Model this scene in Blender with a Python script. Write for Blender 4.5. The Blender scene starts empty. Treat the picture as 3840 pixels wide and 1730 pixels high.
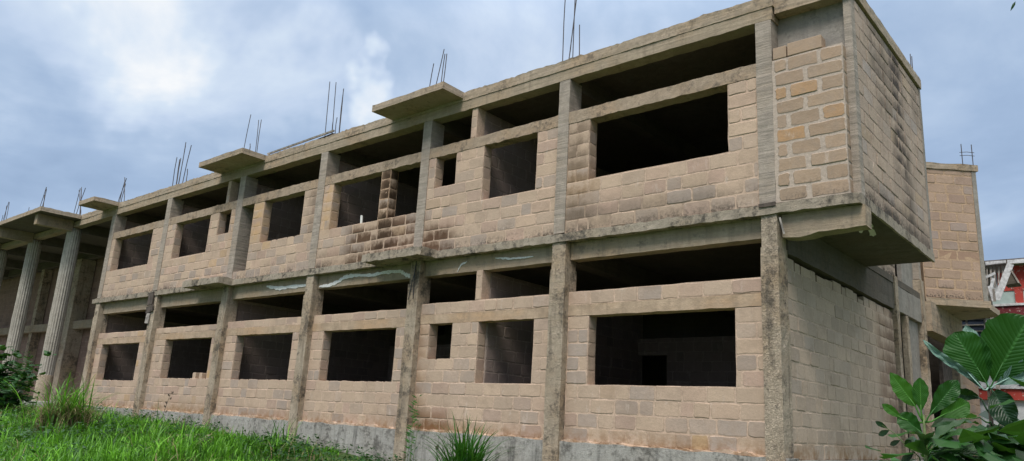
import bpy, math, random
import numpy as np
from mathutils import Vector, Matrix, noise as mn

S = bpy.context.scene
COL = S.collection
RND = random.Random(7)
NP = np.random.default_rng(11)
R = math.radians

# ------------------------------------------------------------------ camera
cam = bpy.data.cameras.new("camera"); camo = bpy.data.objects.new("camera", cam); COL.objects.link(camo)
cam.sensor_width = 36.0; cam.lens = 26.72; cam.clip_start = 0.05; cam.clip_end = 2000
fwd = Vector((-0.63616951, 0.7323986, 0.24265334)); rt = Vector((0.7628359, 0.6442009, 0.05555707)); up = Vector((0.11562758, -0.22044839, -0.0)) 
up = rt.cross(fwd).normalized()
camo.matrix_world = Matrix(((rt.x, up.x, -fwd.x, 3.2546), (rt.y, up.y, -fwd.y, -10.0633), (rt.z, up.z, -fwd.z, 0.2611), (0, 0, 0, 1)))
S.camera = camo

# ------------------------------------------------------------------ node helper
class NT:
    def __init__(s, tree): s.t = tree; s.n = tree.nodes; s.l = tree.links
    def node(s, typ, ins=None, **kw):
        n = s.n.new(typ)
        for k, v in kw.items(): setattr(n, k, v)
        for k, v in (ins or {}).items(): s.put(n, k, v)
        return n
    def put(s, n, k, v):
        i = n.inputs[k]
        if isinstance(v, bpy.types.NodeSocket): s.l.new(v, i)
        elif isinstance(v, bpy.types.Node): s.l.new(v.outputs[0], i)
        else: i.default_value = v
    def math(s, op, a, b=0.0, c=0.0, clamp=False):
        n = s.n.new('ShaderNodeMath'); n.operation = op; n.use_clamp = clamp
        for i, v in enumerate((a, b, c)): s.put(n, i, v)
        return n.outputs[0]
    def mix(s, f, a, b, blend='MIX'):
        n = s.n.new('ShaderNodeMix'); n.data_type = 'RGBA'; n.blend_type = blend
        for k, v in ((0, f), (6, a), (7, b)):
            if isinstance(v, (tuple, list)) and len(v) == 3: v = (*v, 1)
            s.put(n, k, v)
        return n.outputs[2]
    def noise(s, vec, scale, detail=4, rough=.55, dist=0.0):
        n = s.node('ShaderNodeTexNoise', {'Scale': scale, 'Detail': detail, 'Roughness': rough, 'Distortion': dist})
        if vec is not None: s.put(n, 'Vector', vec)
        return n.outputs[0]
    def ramp(s, f, stops, interp='LINEAR'):
        n = s.n.new('ShaderNodeValToRGB'); s.put(n, 0, f); r = n.color_ramp; r.interpolation = interp
        while len(r.elements) < len(stops): r.elements.new(.5)
        for e, (p, c) in zip(r.elements, stops):
            e.position = p; e.color = (*c, 1) if not isinstance(c, (int, float)) else (c, c, c, 1)
        return n.outputs[0]
    def mr(s, v, a, b, c=0.0, d=1.0, smooth=True):
        n = s.n.new('ShaderNodeMapRange'); n.interpolation_type = 'SMOOTHSTEP' if smooth else 'LINEAR'
        for i, x in enumerate((v, a, b, c, d)): s.put(n, i, x)
        return n.outputs[0]
    def scale(s, vec, sc):
        n = s.n.new('ShaderNodeVectorMath'); n.operation = 'MULTIPLY'; s.put(n, 0, vec); n.inputs[1].default_value = sc
        return n.outputs[0]

# ------------------------------------------------------------------ world: overcast sky with broken cloud
SUN_EL, SUN_AZ = R(54), R(163)      # azimuth clockwise from +Y
W = bpy.data.worlds.new("World"); S.world = W; W.use_nodes = True
w = NT(W.node_tree); w.n.clear()
sky = w.node('ShaderNodeTexSky', sky_type='NISHITA', sun_disc=False, sun_elevation=SUN_EL, sun_rotation=SUN_AZ, air_density=1.2, dust_density=2.0)
tc = w.node('ShaderNodeTexCoord').outputs['Generated']
nrm = w.node('ShaderNodeVectorMath', {0: tc}, operation='NORMALIZE').outputs[0]
sep = w.node('ShaderNodeSeparateXYZ', {0: nrm})
vx, vy, vz = sep.outputs
den = w.math('ADD', w.math('MAXIMUM', vz, 0.0), 0.22)
cv = w.node('ShaderNodeCombineXYZ', {0: w.math('DIVIDE', vx, den), 1: w.math('DIVIDE', vy, den), 2: 0.35})
n1 = w.noise(cv.outputs[0], 1.3, 8, .56, .6)
n2 = w.noise(cv.outputs[0], 3.1, 6, .55, .5)
nn = w.math('ADD', w.math('MULTIPLY', n1, .72), w.math('MULTIPLY', n2, .28))
wn = w.node('ShaderNodeTexNoise', {'Scale': 3.2, 'Detail': 5, 'Roughness': .6, 'Vector': nrm}).outputs[1]
wob = w.node('ShaderNodeVectorMath', {0: wn, 1: (.5, .5, .5)}, operation='SUBTRACT').outputs[0]
nrw = w.node('ShaderNodeVectorMath', {0: w.node('ShaderNodeVectorMath', {0: wob, 'Scale': .55}, operation='SCALE').outputs[0], 1: nrm}, operation='ADD').outputs[0]
nrw = w.node('ShaderNodeVectorMath', {0: nrw}, operation='NORMALIZE').outputs[0]
def blob(d, r, a):
    dt = w.node('ShaderNodeVectorMath', {0: nrw}, operation='DOT_PRODUCT'); dt.inputs[1].default_value = Vector(d).normalized()
    return w.math('MULTIPLY', w.mr(dt.outputs['Value'], math.cos(r), 1.0), a)
for d, r_, a in [((-.874, .255, .413), .17, .13), ((-.838, .379, .392), .14, .05), ((-.742, .545, .39), .06, .17), ((-.79, .47, .37), .10, .05), ((-.579, .653, .489), .22, .05),
                 ((-.913, .268, .308), .16, -.08), ((-.766, .454, .456), .08, -.05), ((-.132, .926, .355), .45, -.06), ((-.914, .353, .199), .16, -.05), ((-.80, .5, .27), .12, -.07), ((-.93, .2, .33), .12, -.06)]:
    nn = w.math('ADD', nn, blob(d, r_, a))
cloud = w.ramp(nn, [(.30, (.32, .44, .64)), (.42, (.39, .52, .73)), (.50, (.47, .60, .80)), (.57, (.58, .70, .89)), (.66, (.72, .83, .97)), (.76, (1.0, 1.02, 1.04))])
lum = w.mr(vz, .45, 1.0, 1.0, 3.9)
cloud = w.mix(w.mr(vz, .5, .85, 0, .9), cloud, (.86, .84, .80))
cloudl = w.node('ShaderNodeVectorMath', {0: cloud, 'Scale': lum}, operation='SCALE').outputs[0]
skyl = w.node('ShaderNodeVectorMath', {0: sky.outputs[0], 'Scale': .09}, operation='SCALE').outputs[0]
wc = w.mix(.92, skyl, cloudl)
bg = w.node('ShaderNodeBackground', {'Color': wc, 'Strength': 1.0})
w.node('ShaderNodeOutputWorld', {0: bg.outputs[0]})

sun = bpy.data.lights.new("sun", 'SUN'); sun.energy = 2.5; sun.angle = R(18); sun.color = (1, .94, .88)
suno = bpy.data.objects.new("sun", sun); COL.objects.link(suno)
sd = Vector((math.sin(SUN_AZ) * math.cos(SUN_EL), math.cos(SUN_AZ) * math.cos(SUN_EL), math.sin(SUN_EL)))
suno.rotation_euler = sd.to_track_quat('Z', 'Y').to_euler()
vs = S.view_settings; vs.view_transform = 'Standard'; vs.look = 'None'; vs.exposure = 0.0; vs.gamma = 1.0; vs.use_curve_mapping = False
S.cycles.max_bounces = 6; S.cycles.diffuse_bounces = 3; S.cycles.transparent_max_bounces = 6

# ------------------------------------------------------------------ mesh builder
class MB:
    def __init__(s): s.v = []; s.f = []; s.c = []; s.m = []; s.uv = None
    def vert(s, p, c=(0, 0, 0)):
        s.v.append(tuple(p)); s.c.append(c); return len(s.v) - 1
    def face(s, idx, m=0): s.f.append(tuple(idx)); s.m.append(m)
    def build(s, name, mats, parent=None, smooth=False, attr='blk'):
        me = bpy.data.meshes.new(name); me.from_pydata(s.v, [], s.f)
        for m in (mats if isinstance(mats, (list, tuple)) else [mats]): me.materials.append(m)
        if any(s.m): me.polygons.foreach_set('material_index', s.m)
        a = me.color_attributes.new(attr, 'FLOAT_COLOR', 'POINT')
        arr = np.ones((len(s.v), 4), dtype=np.float32); arr[:] = np.array([q if len(q) == 4 else (*q, .5) for q in s.c], dtype=np.float32)
        a.data.foreach_set('color', arr.ravel())
        if s.uv is not None:
            ul = me.uv_layers.new(name='UVMap'); li = np.empty(len(me.loops), dtype=np.int32); me.loops.foreach_get('vertex_index', li)
            ul.data.foreach_set('uv', np.array(s.uv, dtype=np.float32)[li].ravel())
        if smooth: me.polygons.foreach_set('use_smooth', [True] * len(me.polygons))
        me.update()
        o = bpy.data.objects.new(name, me); COL.objects.link(o)
        if parent is not None: o.parent = parent; o.matrix_parent_inverse = parent.matrix_world.inverted()
        return o

def nz(p, sc, seed=0.0):
    return mn.noise_vector(Vector((p[0] * sc + seed, p[1] * sc - seed * .7, p[2] * sc + 3.1 * seed)))

def seg(a, b, step): n = max(1, int(round(abs(b - a) / step))); return [a + (b - a) * i / n for i in range(n + 1)]

def rbox(mb, x0, x1, y0, y1, z0, z1, step=.18, amp=.006, top=0.0, seed=None, m=0, ax=None, jag=0.0):
    """box with a hand-cast surface: subdivided and displaced; top = extra raggedness of the upper edge"""
    seed = RND.random() * 50 if seed is None else seed
    X, Y, Z = seg(x0, x1, step), seg(y0, y1, step), seg(z0, z1, step); ids = {}
    def vid(i, j, k):
        key = (i, j, k)
        if key in ids: return ids[key]
        p = Vector((X[i], Y[j], Z[k])); d = nz(p, 1.3, seed) * amp * .6 + nz(p, 11.0, seed) * amp * .8
        if k == len(Z) - 1 and top: d.z += (mn.noise(Vector((p.x * 2 + seed, p.y * 5, 0))) * .6 + mn.noise(Vector((p.x * 13 + seed, p.y * 9, 7))) * .8 - .1) * top
        if k == 0 and jag: d.z += mn.noise(Vector((p.x * 6 + seed, p.y * 5, 4))) * jag
        if ax: p = ax(p)
        ids[key] = mb.vert(p + d); return ids[key]
    nx, ny, nzz = len(X) - 1, len(Y) - 1, len(Z) - 1
    for i in range(nx):
        for k in range(nzz):
            mb.face((vid(i, 0, k), vid(i + 1, 0, k), vid(i + 1, 0, k + 1), vid(i, 0, k + 1)), m)
            mb.face((vid(i, ny, k), vid(i, ny, k + 1), vid(i + 1, ny, k + 1), vid(i + 1, ny, k)), m)
    for j in range(ny):
        for k in range(nzz):
            mb.face((vid(0, j, k), vid(0, j, k + 1), vid(0, j + 1, k + 1), vid(0, j + 1, k)), m)
            mb.face((vid(nx, j, k), vid(nx, j + 1, k), vid(nx, j + 1, k + 1), vid(nx, j, k + 1)), m)
    for i in range(nx):
        for j in range(ny):
            mb.face((vid(i, j, 0), vid(i, j + 1, 0), vid(i + 1, j + 1, 0), vid(i + 1, j, 0)), m)
            mb.face((vid(i, j, nzz), vid(i + 1, j, nzz), vid(i + 1, j + 1, nzz), vid(i, j + 1, nzz)), m)

def tube(mb, pts, rad, sides=6, m=0, cap=True, c=(0, 0, 0)):
    rad = rad if isinstance(rad, (list, tuple)) else [rad] * len(pts); rings = []
    for i, p in enumerate(pts):
        p = Vector(p); a = Vector(pts[max(0, i - 1)]); b = Vector(pts[min(len(pts) - 1, i + 1)])
        t = (b - a).normalized(); u = t.cross(Vector((.13, .97, .21))).normalized(); v = t.cross(u)
        rings.append([mb.vert(p + (u * math.cos(q) + v * math.sin(q)) * rad[i], c) for q in [2 * math.pi * k / sides for k in range(sides)]])
    for a, b in zip(rings, rings[1:]):
        for k in range(sides): mb.face((a[k], a[(k + 1) % sides], b[(k + 1) % sides], b[k]), m)
    if cap: mb.face(rings[0][::-1], m); mb.face(rings[-1], m)

# ------------------------------------------------------------------ sandcrete blocks
def patch(mb, A, e1, e2, n, w, h, raise_=.007, m=0, tone=None, rough=1.0):
    """one block face: irregular rounded outline at mortar level rising to a flat face"""
    tone = (RND.random(), 1, RND.random()) if tone is None else tone
    j = .007 * rough; r = min(.022, h * .2, w * .2) * rough; pts = []
    r *= RND.uniform(.5, 1.1)
    base = [(0, r), (0, h * .35), (0, h * .65), (0, h - r), (r, h), (w * .33, h), (w * .66, h), (w - r, h), (w, h - r), (w, h * .6), (w, h * .3), (w, r), (w - r, 0), (w * .62, 0), (w * .3, 0), (r, 0)]
    out, inn = [], []
    ins = min(.013, w * .12)
    for (a, b) in base:
        a += RND.uniform(-j, j); b += RND.uniform(-j, j)
        out.append(mb.vert(A + e1 * a + e2 * b + n * .001, (tone[0], 0, tone[2], b / h)))
        ca = a + (w / 2 - a) * 2 * ins / w; cb = b + (h / 2 - b) * 2 * ins / h
        inn.append(mb.vert(A + e1 * ca + e2 * cb + n * (raise_ + RND.uniform(-.001, .001)), (*tone, b / h)))
    N = len(base)
    flip = e1.cross(e2).dot(n) < 0
    for k in range(N):
        f = (out[k], inn[k], inn[(k + 1) % N], out[(k + 1) % N])
        mb.face(f if not flip else f[::-1], m)
    mb.face(inn[::-1] if not flip else inn, m)

def solid(mb, p0, w, d, h, U, N, tone=None, m=0):
    """a loose or projecting block, full thickness: front-left-bottom corner p0, width along U, depth against N"""
    tone = (RND.random(), 1, RND.random()) if tone is None else tone; Z = Vector((0, 0, 1)); b = .008; V = []
    def P(a, dd, z, q): return mb.vert(p0 + U * a - N * dd + Z * z + Vector((RND.uniform(-.003, .003),) * 3), tone)
    for (z, q) in ((0, b), (b, 0), (h - b, 0), (h, b)):
        V.append([P(q, q, z, q), P(w - q, q, z, q), P(w - q, d - q, z, q), P(q, d - q, z, q)])
    mb.face(V[0][::-1], m); mb.face(V[3], m)
    for a, c in zip(V, V[1:]):
        for k in range(4): mb.face((a[k], a[(k + 1) % 4], c[(k + 1) % 4], c[k]), m)

def block_wall(O, U, N, u0, u1, z0, z1, t=.22, openings=(), ch=.222, bl=.43, gap=.012, vgap=.017, back=True, front=True, jambs=True, mb=None, off=0.0, raise_=.007, rows=None, topjag=.0, zoff=0.0, rough=1.0):
    """wall of laid blocks. O origin on the outer face plane, U along it, N outward normal. openings: (u0,u1,z0,z1)"""
    mb = mb or MB(); O = Vector(O); U = Vector(U).normalized(); N = Vector(N).normalized(); Z = Vector((0, 0, 1)); seed = RND.random() * 30
    def sub(vals):
        vals = sorted(set(round(v, 4) for v in vals)); out = []
        for a, b in zip(vals, vals[1:]): out += seg(a, b, .24)[:-1]
        return out + [vals[-1]]
    us = sub([u0, u1] + [max(u0, min(u1, q)) for o in openings for q in o[:2]]); zs = sub([z0, z1] + [max(z0, min(z1, q)) for o in openings for q in o[2:]])
    def inop(u, z): return any(o[0] < u < o[1] and o[2] < z < o[3] for o in openings) or not (u0 < u < u1 and z0 < z < z1)
    ids = {}
    def vid(i, k, f):
        key = (i, k, f)
        if key not in ids:
            p = O + U * us[i] + Z * zs[k] - N * (t if f else 0)
            q = nz(p, 4.0, seed); d = (U * q.x + Z * q.y) * .009 + nz(p, 13, seed) * .004
            if topjag and k == len(zs) - 1: d = d + Z * (mn.noise(Vector((us[i] * 7, seed, 0))) * topjag)
            ids[key] = mb.vert(p + d, (.5, 0, .5))
        return ids[key]
    nu, nk = len(us) - 1, len(zs) - 1
    flip = U.cross(Z).dot(N) < 0
    def F(idx): mb.face(idx[::-1] if flip else idx)
    def solidc(i, k): return 0 <= i < nu and 0 <= k < nk and not inop((us[i] + us[i + 1]) / 2, (zs[k] + zs[k + 1]) / 2)
    for i in range(nu):
        for k in range(nk):
            if not solidc(i, k): continue
            F((vid(i, k, 0), vid(i + 1, k, 0), vid(i + 1, k + 1, 0), vid(i, k + 1, 0)))
            F((vid(i, k, 1), vid(i, k + 1, 1), vid(i + 1, k + 1, 1), vid(i + 1, k, 1)))
            if not solidc(i - 1, k): F((vid(i, k, 0), vid(i, k + 1, 0), vid(i, k + 1, 1), vid(i, k, 1)))
            if not solidc(i + 1, k): F((vid(i + 1, k, 0), vid(i + 1, k, 1), vid(i + 1, k + 1, 1), vid(i + 1, k + 1, 0)))
            if not solidc(i, k - 1): F((vid(i, k, 0), vid(i, k, 1), vid(i + 1, k, 1), vid(i + 1, k, 0)))
            if not solidc(i, k + 1): F((vid(i, k + 1, 0), vid(i + 1, k + 1, 0), vid(i + 1, k + 1, 1), vid(i, k + 1, 1)))
    nrow = max(1, int(round((z1 - z0 - zoff) / ch))) + 1
    for r in range(nrow):
        za = z0 + zoff + r * ch; zb = min(za + ch, z1)
        if zb - za < .07: continue
        zm = (za + zb) / 2
        cuts = sorted([(max(o[0], u0), min(o[1], u1)) for o in openings if o[2] < zm < o[3]])
        ints = []; a = u0
        for c0, c1 in cuts: ints.append((a, c0)); a = c1
        ints.append((a, u1))
        for (a, b) in ints:
            if b - a < .05: continue
            if rows: edges = rows[r % len(rows)]; x = 1e9
            else: edges = [a]; x = u0 + off + (bl / 2 if (r % 2) else 0) + RND.uniform(-.05, .05)
            while x < a + .1: x += bl
            while x < b - .1:
                edges.append(x + RND.uniform(-.03, .03)); x += bl * (RND.choice((1, 1, 1, 1, .6)))
            if not rows: edges.append(b)
            for e0, e1 in zip(edges, edges[1:]):
                g = vgap * RND.uniform(.5, 1.5); gz = gap * RND.uniform(.7, 1.3)
                l = e0 + (g / 2 if e0 > a else .010); rr = e1 - (g / 2 if e1 < b else .010)
                if rr - l < .05: continue
                hh = (zb - za) - gz; rs = raise_ * (RND.uniform(.25, .8) if RND.random() < .75 else RND.uniform(.9, 1.6))
                if front: patch(mb, O + U * l + Z * (za + gz / 2), U, Z, N, rr - l, hh, rs, rough=rough)
                if back: patch(mb, O + U * l + Z * (za + gz / 2) - N * t, U, Z, -N, rr - l, hh, rs)
            if jambs and t > .12:
                for (ue, nn_, on) in ((a, -U, a > u0 + .01 or jambs == 2), (b, U, b < u1 - .01 or jambs == 2)):
                    if on: patch(mb, O + U * ue + Z * (za + gap / 2) - N * .012, -N, Z, nn_, t - .024, (zb - za) - gap, .005)
    return mb

# ------------------------------------------------------------------ materials
def mat(name):
    m = bpy.data.materials.new(name); m.use_nodes = True; t = NT(m.node_tree); t.n.clear()
    return m, t
def finish(t, col, rough=.9, bump=None, bstr=.4, bdist=.02, spec=.3, extra=None):
    b = t.node('ShaderNodeBsdfPrincipled', {'Base Color': col if not (isinstance(col, tuple) and len(col) == 3) else (*col, 1), 'Roughness': rough, 'Specular IOR Level': spec})
    if bump is not None:
        bn = t.node('ShaderNodeBump', {'Strength': bstr, 'Distance': bdist, 'Height': bump}); t.put(b, 'Normal', bn.outputs[0])
    for k, v in (extra or {}).items(): t.put(b, k, v)
    t.node('ShaderNodeOutputMaterial', {0: b.outputs[0]})
    return b

def zone(t, sx, sz, x0, x1, z0, z1, sf=.25):
    """soft-edged patch of wall (in wall metres) that a leak or damp has marked"""
    a = t.math('MULTIPLY', t.mr(sx, x0 - sf, x0 + sf), t.mr(sx, x1 - sf, x1 + sf, 1, 0))
    b = t.math('MULTIPLY', t.mr(sz, z0 - sf, z0 + sf), t.mr(sz, z1 - sf, z1 + sf, 1, 0))
    return t.math('MULTIPLY', a, b)

def block_mat(name, cols, mortar, mould=1.0, zones=(), axis='x', dust=.5):
    m, t = mat(name)
    at = t.node('ShaderNodeAttribute', attribute_name='blk'); sc = t.node('ShaderNodeSeparateColor', {0: at.outputs['Color']})
    rnd, edge, rnd2 = sc.outputs; vv = at.outputs['Alpha']
    co = t.node('ShaderNodeTexCoord').outputs['Object']; sp = t.node('ShaderNodeSeparateXYZ', {0: co}); X, Y, Z = sp.outputs
    H = X if axis == 'x' else Y
    big = t.noise(co, 1.1, 5); mid = t.noise(co, 7, 6, .65); fine = t.noise(co, 60, 4, .7); med = t.noise(co, 24, 4, .6)
    bc = t.ramp(rnd, cols, 'LINEAR')
    # blotchy inside one block
    bc = t.mix(t.mr(mid, .35, .7, 0, .35), bc, t.mix(.5, bc, mortar))
    bc = t.mix(1.0, bc, t.ramp(t.math('ADD', t.math('MULTIPLY', rnd2, .6), t.math('MULTIPLY', mid, .4)), [(0, .84), (.5, .98), (1, 1.10)]), 'MULTIPLY')
    mo = t.mix(t.mr(med, .35, .7), tuple(c * .88 for c in mortar), tuple(min(1, c * 1.13) for c in mortar))
    ed = t.math('ADD', edge, t.math('MULTIPLY', t.math('SUBTRACT', mid, .5), 1.3))
    wash = t.mr(big, .48, .75, 0, dust)   # thin mortar wash hides blocks here and there
    col = t.mix(t.math('MULTIPLY', t.mr(ed, .25, .75), t.math('SUBTRACT', 1, wash)), mo, bc)
    rim = t.math('MULTIPLY', t.mr(edge, .0, .45), t.mr(edge, .55, .98, 1, 0)); crk = t.math('MULTIPLY', rim, t.mr(t.noise(co, 3.4, 6, .7), .42, .60))
    col = t.mix(t.math('MULTIPLY', crk, .5), col, tuple(c * .28 for c in mortar))
    grime = t.math('MULTIPLY', t.mr(t.noise(co, 2.6, 8, .72, .4), .47, .66), .34); col = t.mix(grime, col, tuple(c * .52 for c in mortar))
    pale = t.math('MULTIPLY', t.mr(t.noise(t.scale(co, (6, 6, 2.2)), 1, 7, .7), .58, .70), .45); col = t.mix(pale, col, (.60, .50, .42))
    col = t.mix(t.mr(fine, .3, .75, 0, .32), col, tuple(c * .50 for c in mortar))
    # black pin-prick mould and vertical dribbles
    dr = t.noise(t.scale(co, (9, 9, 1.1)), 1.0, 5, .6); drm = t.math('MULTIPLY', t.mr(dr, .56, .72), t.mr(mid, .45, .65)); 
    col = t.mix(t.math('MULTIPLY', drm, .16 * mould), col, (.055, .045, .035))
    vlow = t.mr(vv, .05, .95, 1.0, .12, False); inb = t.mr(ed, .3, .7, .22, 1.0)
    # mould that collects above ledges: upper floor foot
    foot = t.math('MULTIPLY', t.mr(Z, 3.38, 3.95, 1, 0), t.mr(Z, 3.3, 3.4))
    zr = t.math('MULTIPLY', foot, t.mr(t.math('ADD', t.math('MULTIPLY', med, .5), t.math('MULTIPLY', big, .6)), .50, .68))
    col = t.mix(t.math('MULTIPLY', t.math('MULTIPLY', zr, t.math('MULTIPLY', vlow, inb)), .95 * mould, clamp=True), col, (.075, .062, .05))
    base = t.math('MULTIPLY', t.mr(Z, -.05, .32, 1, 0), t.mr(t.math('ADD', mid, t.math('MULTIPLY', big, .5)), .62, .9))
    col = t.mix(t.math('MULTIPLY', base, .8), col, (.22, .12, .05))
    for (x0, x1, z0, z1, s, c) in zones:
        zz = zone(t, H, Z, x0, x1, z0, z1)
        pn = t.math('ADD', t.math('ADD', t.math('MULTIPLY', dr, .25), t.math('MULTIPLY', mid, .45)), t.math('ADD', t.math('MULTIPLY', rnd2, .22), t.math('MULTIPLY', vlow, .22)))
        k = t.math('MULTIPLY', t.math('MULTIPLY', zz, t.mr(pn, .39, .70)), inb if s > .76 else 1.0)
        col = t.mix(t.math('MULTIPLY', k, s), col, c)
    h = t.math('ADD', t.math('MULTIPLY', mid, 1.0), t.math('ADD', t.math('MULTIPLY', med, .5), t.math('MULTIPLY', fine, .35)))
    finish(t, col, .95, h, .55, .012, .15)
    return m

ochre = (.50, .30, .13)
M_FAC = block_mat('sandcrete_blocks', [(0, (.38, .30, .245)), (.16, (.37, .305, .26)), (.22, (.465, .352, .265)), (.55, (.50, .375, .275)), (.76, (.525, .388, .28)), (.84, (.48, .335, .26)), (.91, (.42, .30, .235)), (.97, (.44, .34, .27)), (1, (.50, .33, .17))], (.56, .412, .308),
    zones=[(-11.4, -11.05, 4.3, 5.5, .75, (.50, .32, .16)), (-14.5, -13.95, 4.3, 5.5, .75, (.50, .32, .16)), (-15.5, -15.2, 4.4, 5.5, .6, (.48, .28, .15)), (-4.4, -3.8, 4.0, 4.45, .6, (.45, .26, .11)), (-9.4, -8.9, 4.2, 5.5, .6, (.42, .24, .11)),
           (-10.3, -7.9, 3.3, 4.3, .95, (.085, .045, .025)), (-9.4, -8.8, 3.4, 5.5, .9, (.05, .03, .018)), (-9.25, -8.95, 4.1, 5.6, 1.0, (.04, .025, .015)), (-8.0, -7.0, 3.3, 4.0, .95, (.085, .045, .025)), (-11.3, -9.5, 3.3, 3.8, .4, (.12, .08, .05)),
           (-4.45, -3.8, 3.5, 5.6, .7, (.10, .07, .045)), (-3.9, -1.5, 3.3, 3.9, .45, (.10, .08, .06)), (-12.0, -11.6, 4.2, 5.6, .6, (.08, .06, .045)), (-8.0, -6.9, -.1, .35, .9, (.16, .075, .03)), (-8.0, -7.6, 0, 2.1, .6, (.22, .13, .07)), (-18.5, -15.5, -.1, .25, .5, (.2, .13, .05))])
M_END = block_mat('sandy_blocks_wide_joints', [(0, (.34, .245, .17)), (.3, (.39, .275, .19)), (.6, (.37, .26, .175)), (.86, (.40, .285, .195)), (.94, (.40, .25, .14)), (1, (.42, .235, .10))], (.47, .385, .315), mould=.8, dust=.1)
M_SIDE = block_mat('weathered_side_blocks', [(0, (.40, .315, .245)), (.3, (.48, .37, .28)), (.55, (.44, .34, .265)), (.8, (.50, .385, .295)), (.9, (.40, .34, .30)), (1, (.46, .34, .23))], (.42, .31, .24), mould=2.0, axis='y', dust=.45,
    zones=[(2.0, 2.7, 4.3, 6.6, .95, (.045, .035, .03)), (2.4, 3.0, 3.3, 5.0, .6, (.06, .05, .04)), (1.2, 1.9, 5.0, 6.6, .6, (.06, .05, .04)), (.9, 1.3, 5.4, 6.6, .5, (.06, .05, .04)), (0.1, 4.1, 3.3, 3.7, .7, (.07, .055, .045)), (3.3, 3.9, 5.6, 6.6, .5, (.06, .05, .04))])
M_GSIDE = block_mat('ground_side_blocks', [(0, (.38, .30, .235)), (.3, (.48, .37, .28)), (.6, (.45, .355, .275)), (.8, (.52, .395, .295)), (1, (.40, .33, .27))], (.50, .385, .29), mould=1.0, axis='y', dust=.35,
    zones=[(4.6, 5.8, .6, 3.0, .75, (.20, .13, .09)), (5.2, 5.9, -.5, 3, .6, (.12, .08, .06))])
M_INT = block_mat('shade_darkened_interior_blocks', [(0, (.23, .18, .16)), (.5, (.30, .23, .20)), (1, (.26, .20, .175))], (.36, .29, .245), mould=.6, dust=.35)  # block colour lowered so the rooms look dark, shade painted in
M_PORCH = block_mat('shade_darkened_porch_blocks', [(0, (.22, .14, .11)), (.4, (.28, .185, .145)), (.7, (.26, .17, .135)), (1, (.30, .19, .15))], (.33, .225, .18), mould=.6, dust=.3)  # block colour darkened to carry the shade under the porch roof
M_BACK2 = block_mat('rear_wing_blocks', [(0, (.34, .245, .185)), (.4, (.42, .30, .225)), (.75, (.40, .285, .22)), (.9, (.32, .26, .235)), (1, (.38, .24, .165))], (.46, .32, .215), mould=1.6, dust=.3)

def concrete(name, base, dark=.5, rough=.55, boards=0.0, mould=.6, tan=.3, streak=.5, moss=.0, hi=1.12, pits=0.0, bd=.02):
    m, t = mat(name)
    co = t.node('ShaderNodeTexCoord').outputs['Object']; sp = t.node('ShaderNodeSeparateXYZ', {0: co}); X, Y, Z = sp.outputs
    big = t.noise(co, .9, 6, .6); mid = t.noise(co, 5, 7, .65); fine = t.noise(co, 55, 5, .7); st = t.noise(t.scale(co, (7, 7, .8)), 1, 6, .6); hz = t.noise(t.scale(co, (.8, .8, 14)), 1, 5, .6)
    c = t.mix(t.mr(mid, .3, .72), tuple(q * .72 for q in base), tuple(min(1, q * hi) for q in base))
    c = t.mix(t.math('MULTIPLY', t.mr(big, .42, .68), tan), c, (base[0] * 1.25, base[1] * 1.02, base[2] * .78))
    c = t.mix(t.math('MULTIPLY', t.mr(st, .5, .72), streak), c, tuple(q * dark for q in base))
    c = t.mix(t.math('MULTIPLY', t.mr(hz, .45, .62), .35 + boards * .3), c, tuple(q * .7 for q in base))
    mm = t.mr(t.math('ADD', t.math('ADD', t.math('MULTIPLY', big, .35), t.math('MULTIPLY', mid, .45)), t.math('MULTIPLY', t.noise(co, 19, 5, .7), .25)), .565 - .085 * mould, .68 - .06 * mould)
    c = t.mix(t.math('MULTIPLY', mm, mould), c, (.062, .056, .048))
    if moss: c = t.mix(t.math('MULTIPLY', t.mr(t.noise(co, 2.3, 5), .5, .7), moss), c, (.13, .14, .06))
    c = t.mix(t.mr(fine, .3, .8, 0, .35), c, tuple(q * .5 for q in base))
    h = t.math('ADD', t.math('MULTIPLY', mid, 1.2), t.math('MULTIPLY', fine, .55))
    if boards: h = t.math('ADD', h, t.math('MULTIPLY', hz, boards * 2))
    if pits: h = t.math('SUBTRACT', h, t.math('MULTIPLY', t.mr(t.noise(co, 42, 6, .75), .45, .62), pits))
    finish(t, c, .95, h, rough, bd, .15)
    return m
M_CON = concrete('cast_concrete', (.42, .34, .255), boards=.8, tan=.5, mould=.7)
M_BEAM = concrete('beam_concrete', (.39, .315, .23), boards=.7, tan=.5, mould=.55, streak=.7)
M_EDGE = concrete('slab_edge_concrete', (.41, .35, .275), mould=1.0, tan=.35, streak=.9, rough=.8)
M_LINT = concrete('lintel_concrete', (.48, .36, .255), tan=.5, mould=.35, streak=.5)
M_LINU = concrete('upper_lintel_concrete', (.41, .32, .235), tan=.5, mould=.75, streak=.6, rough=.8)
M_COLU = concrete('upper_column_concrete', (.385, .33, .275), boards=1.0, tan=.25, mould=.35)
M_COLL = concrete('rough_cast_column_concrete', (.55, .45, .34), tan=.5, mould=.85, rough=.9, streak=.9, dark=.42, pits=.5, hi=1.3, bd=.022)
M_PLIN = concrete('plinth_concrete', (.46, .44, .40), tan=.1, mould=.85, streak=1.0, dark=.35, rough=.7, pits=.2, bd=.02)
M_RND = concrete('round_column_concrete', (.47, .43, .37), tan=.1, mould=.5, streak=.6)
M_SHADECON = concrete('shade_darkened_concrete', (.14, .122, .10), tan=.3, mould=.6, boards=.5)  # concrete with shade put into its colour, for undersides and deep parts
M_GREY = concrete('smooth_grey_render', (.31, .285, .25), tan=.15, mould=.5)

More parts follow.
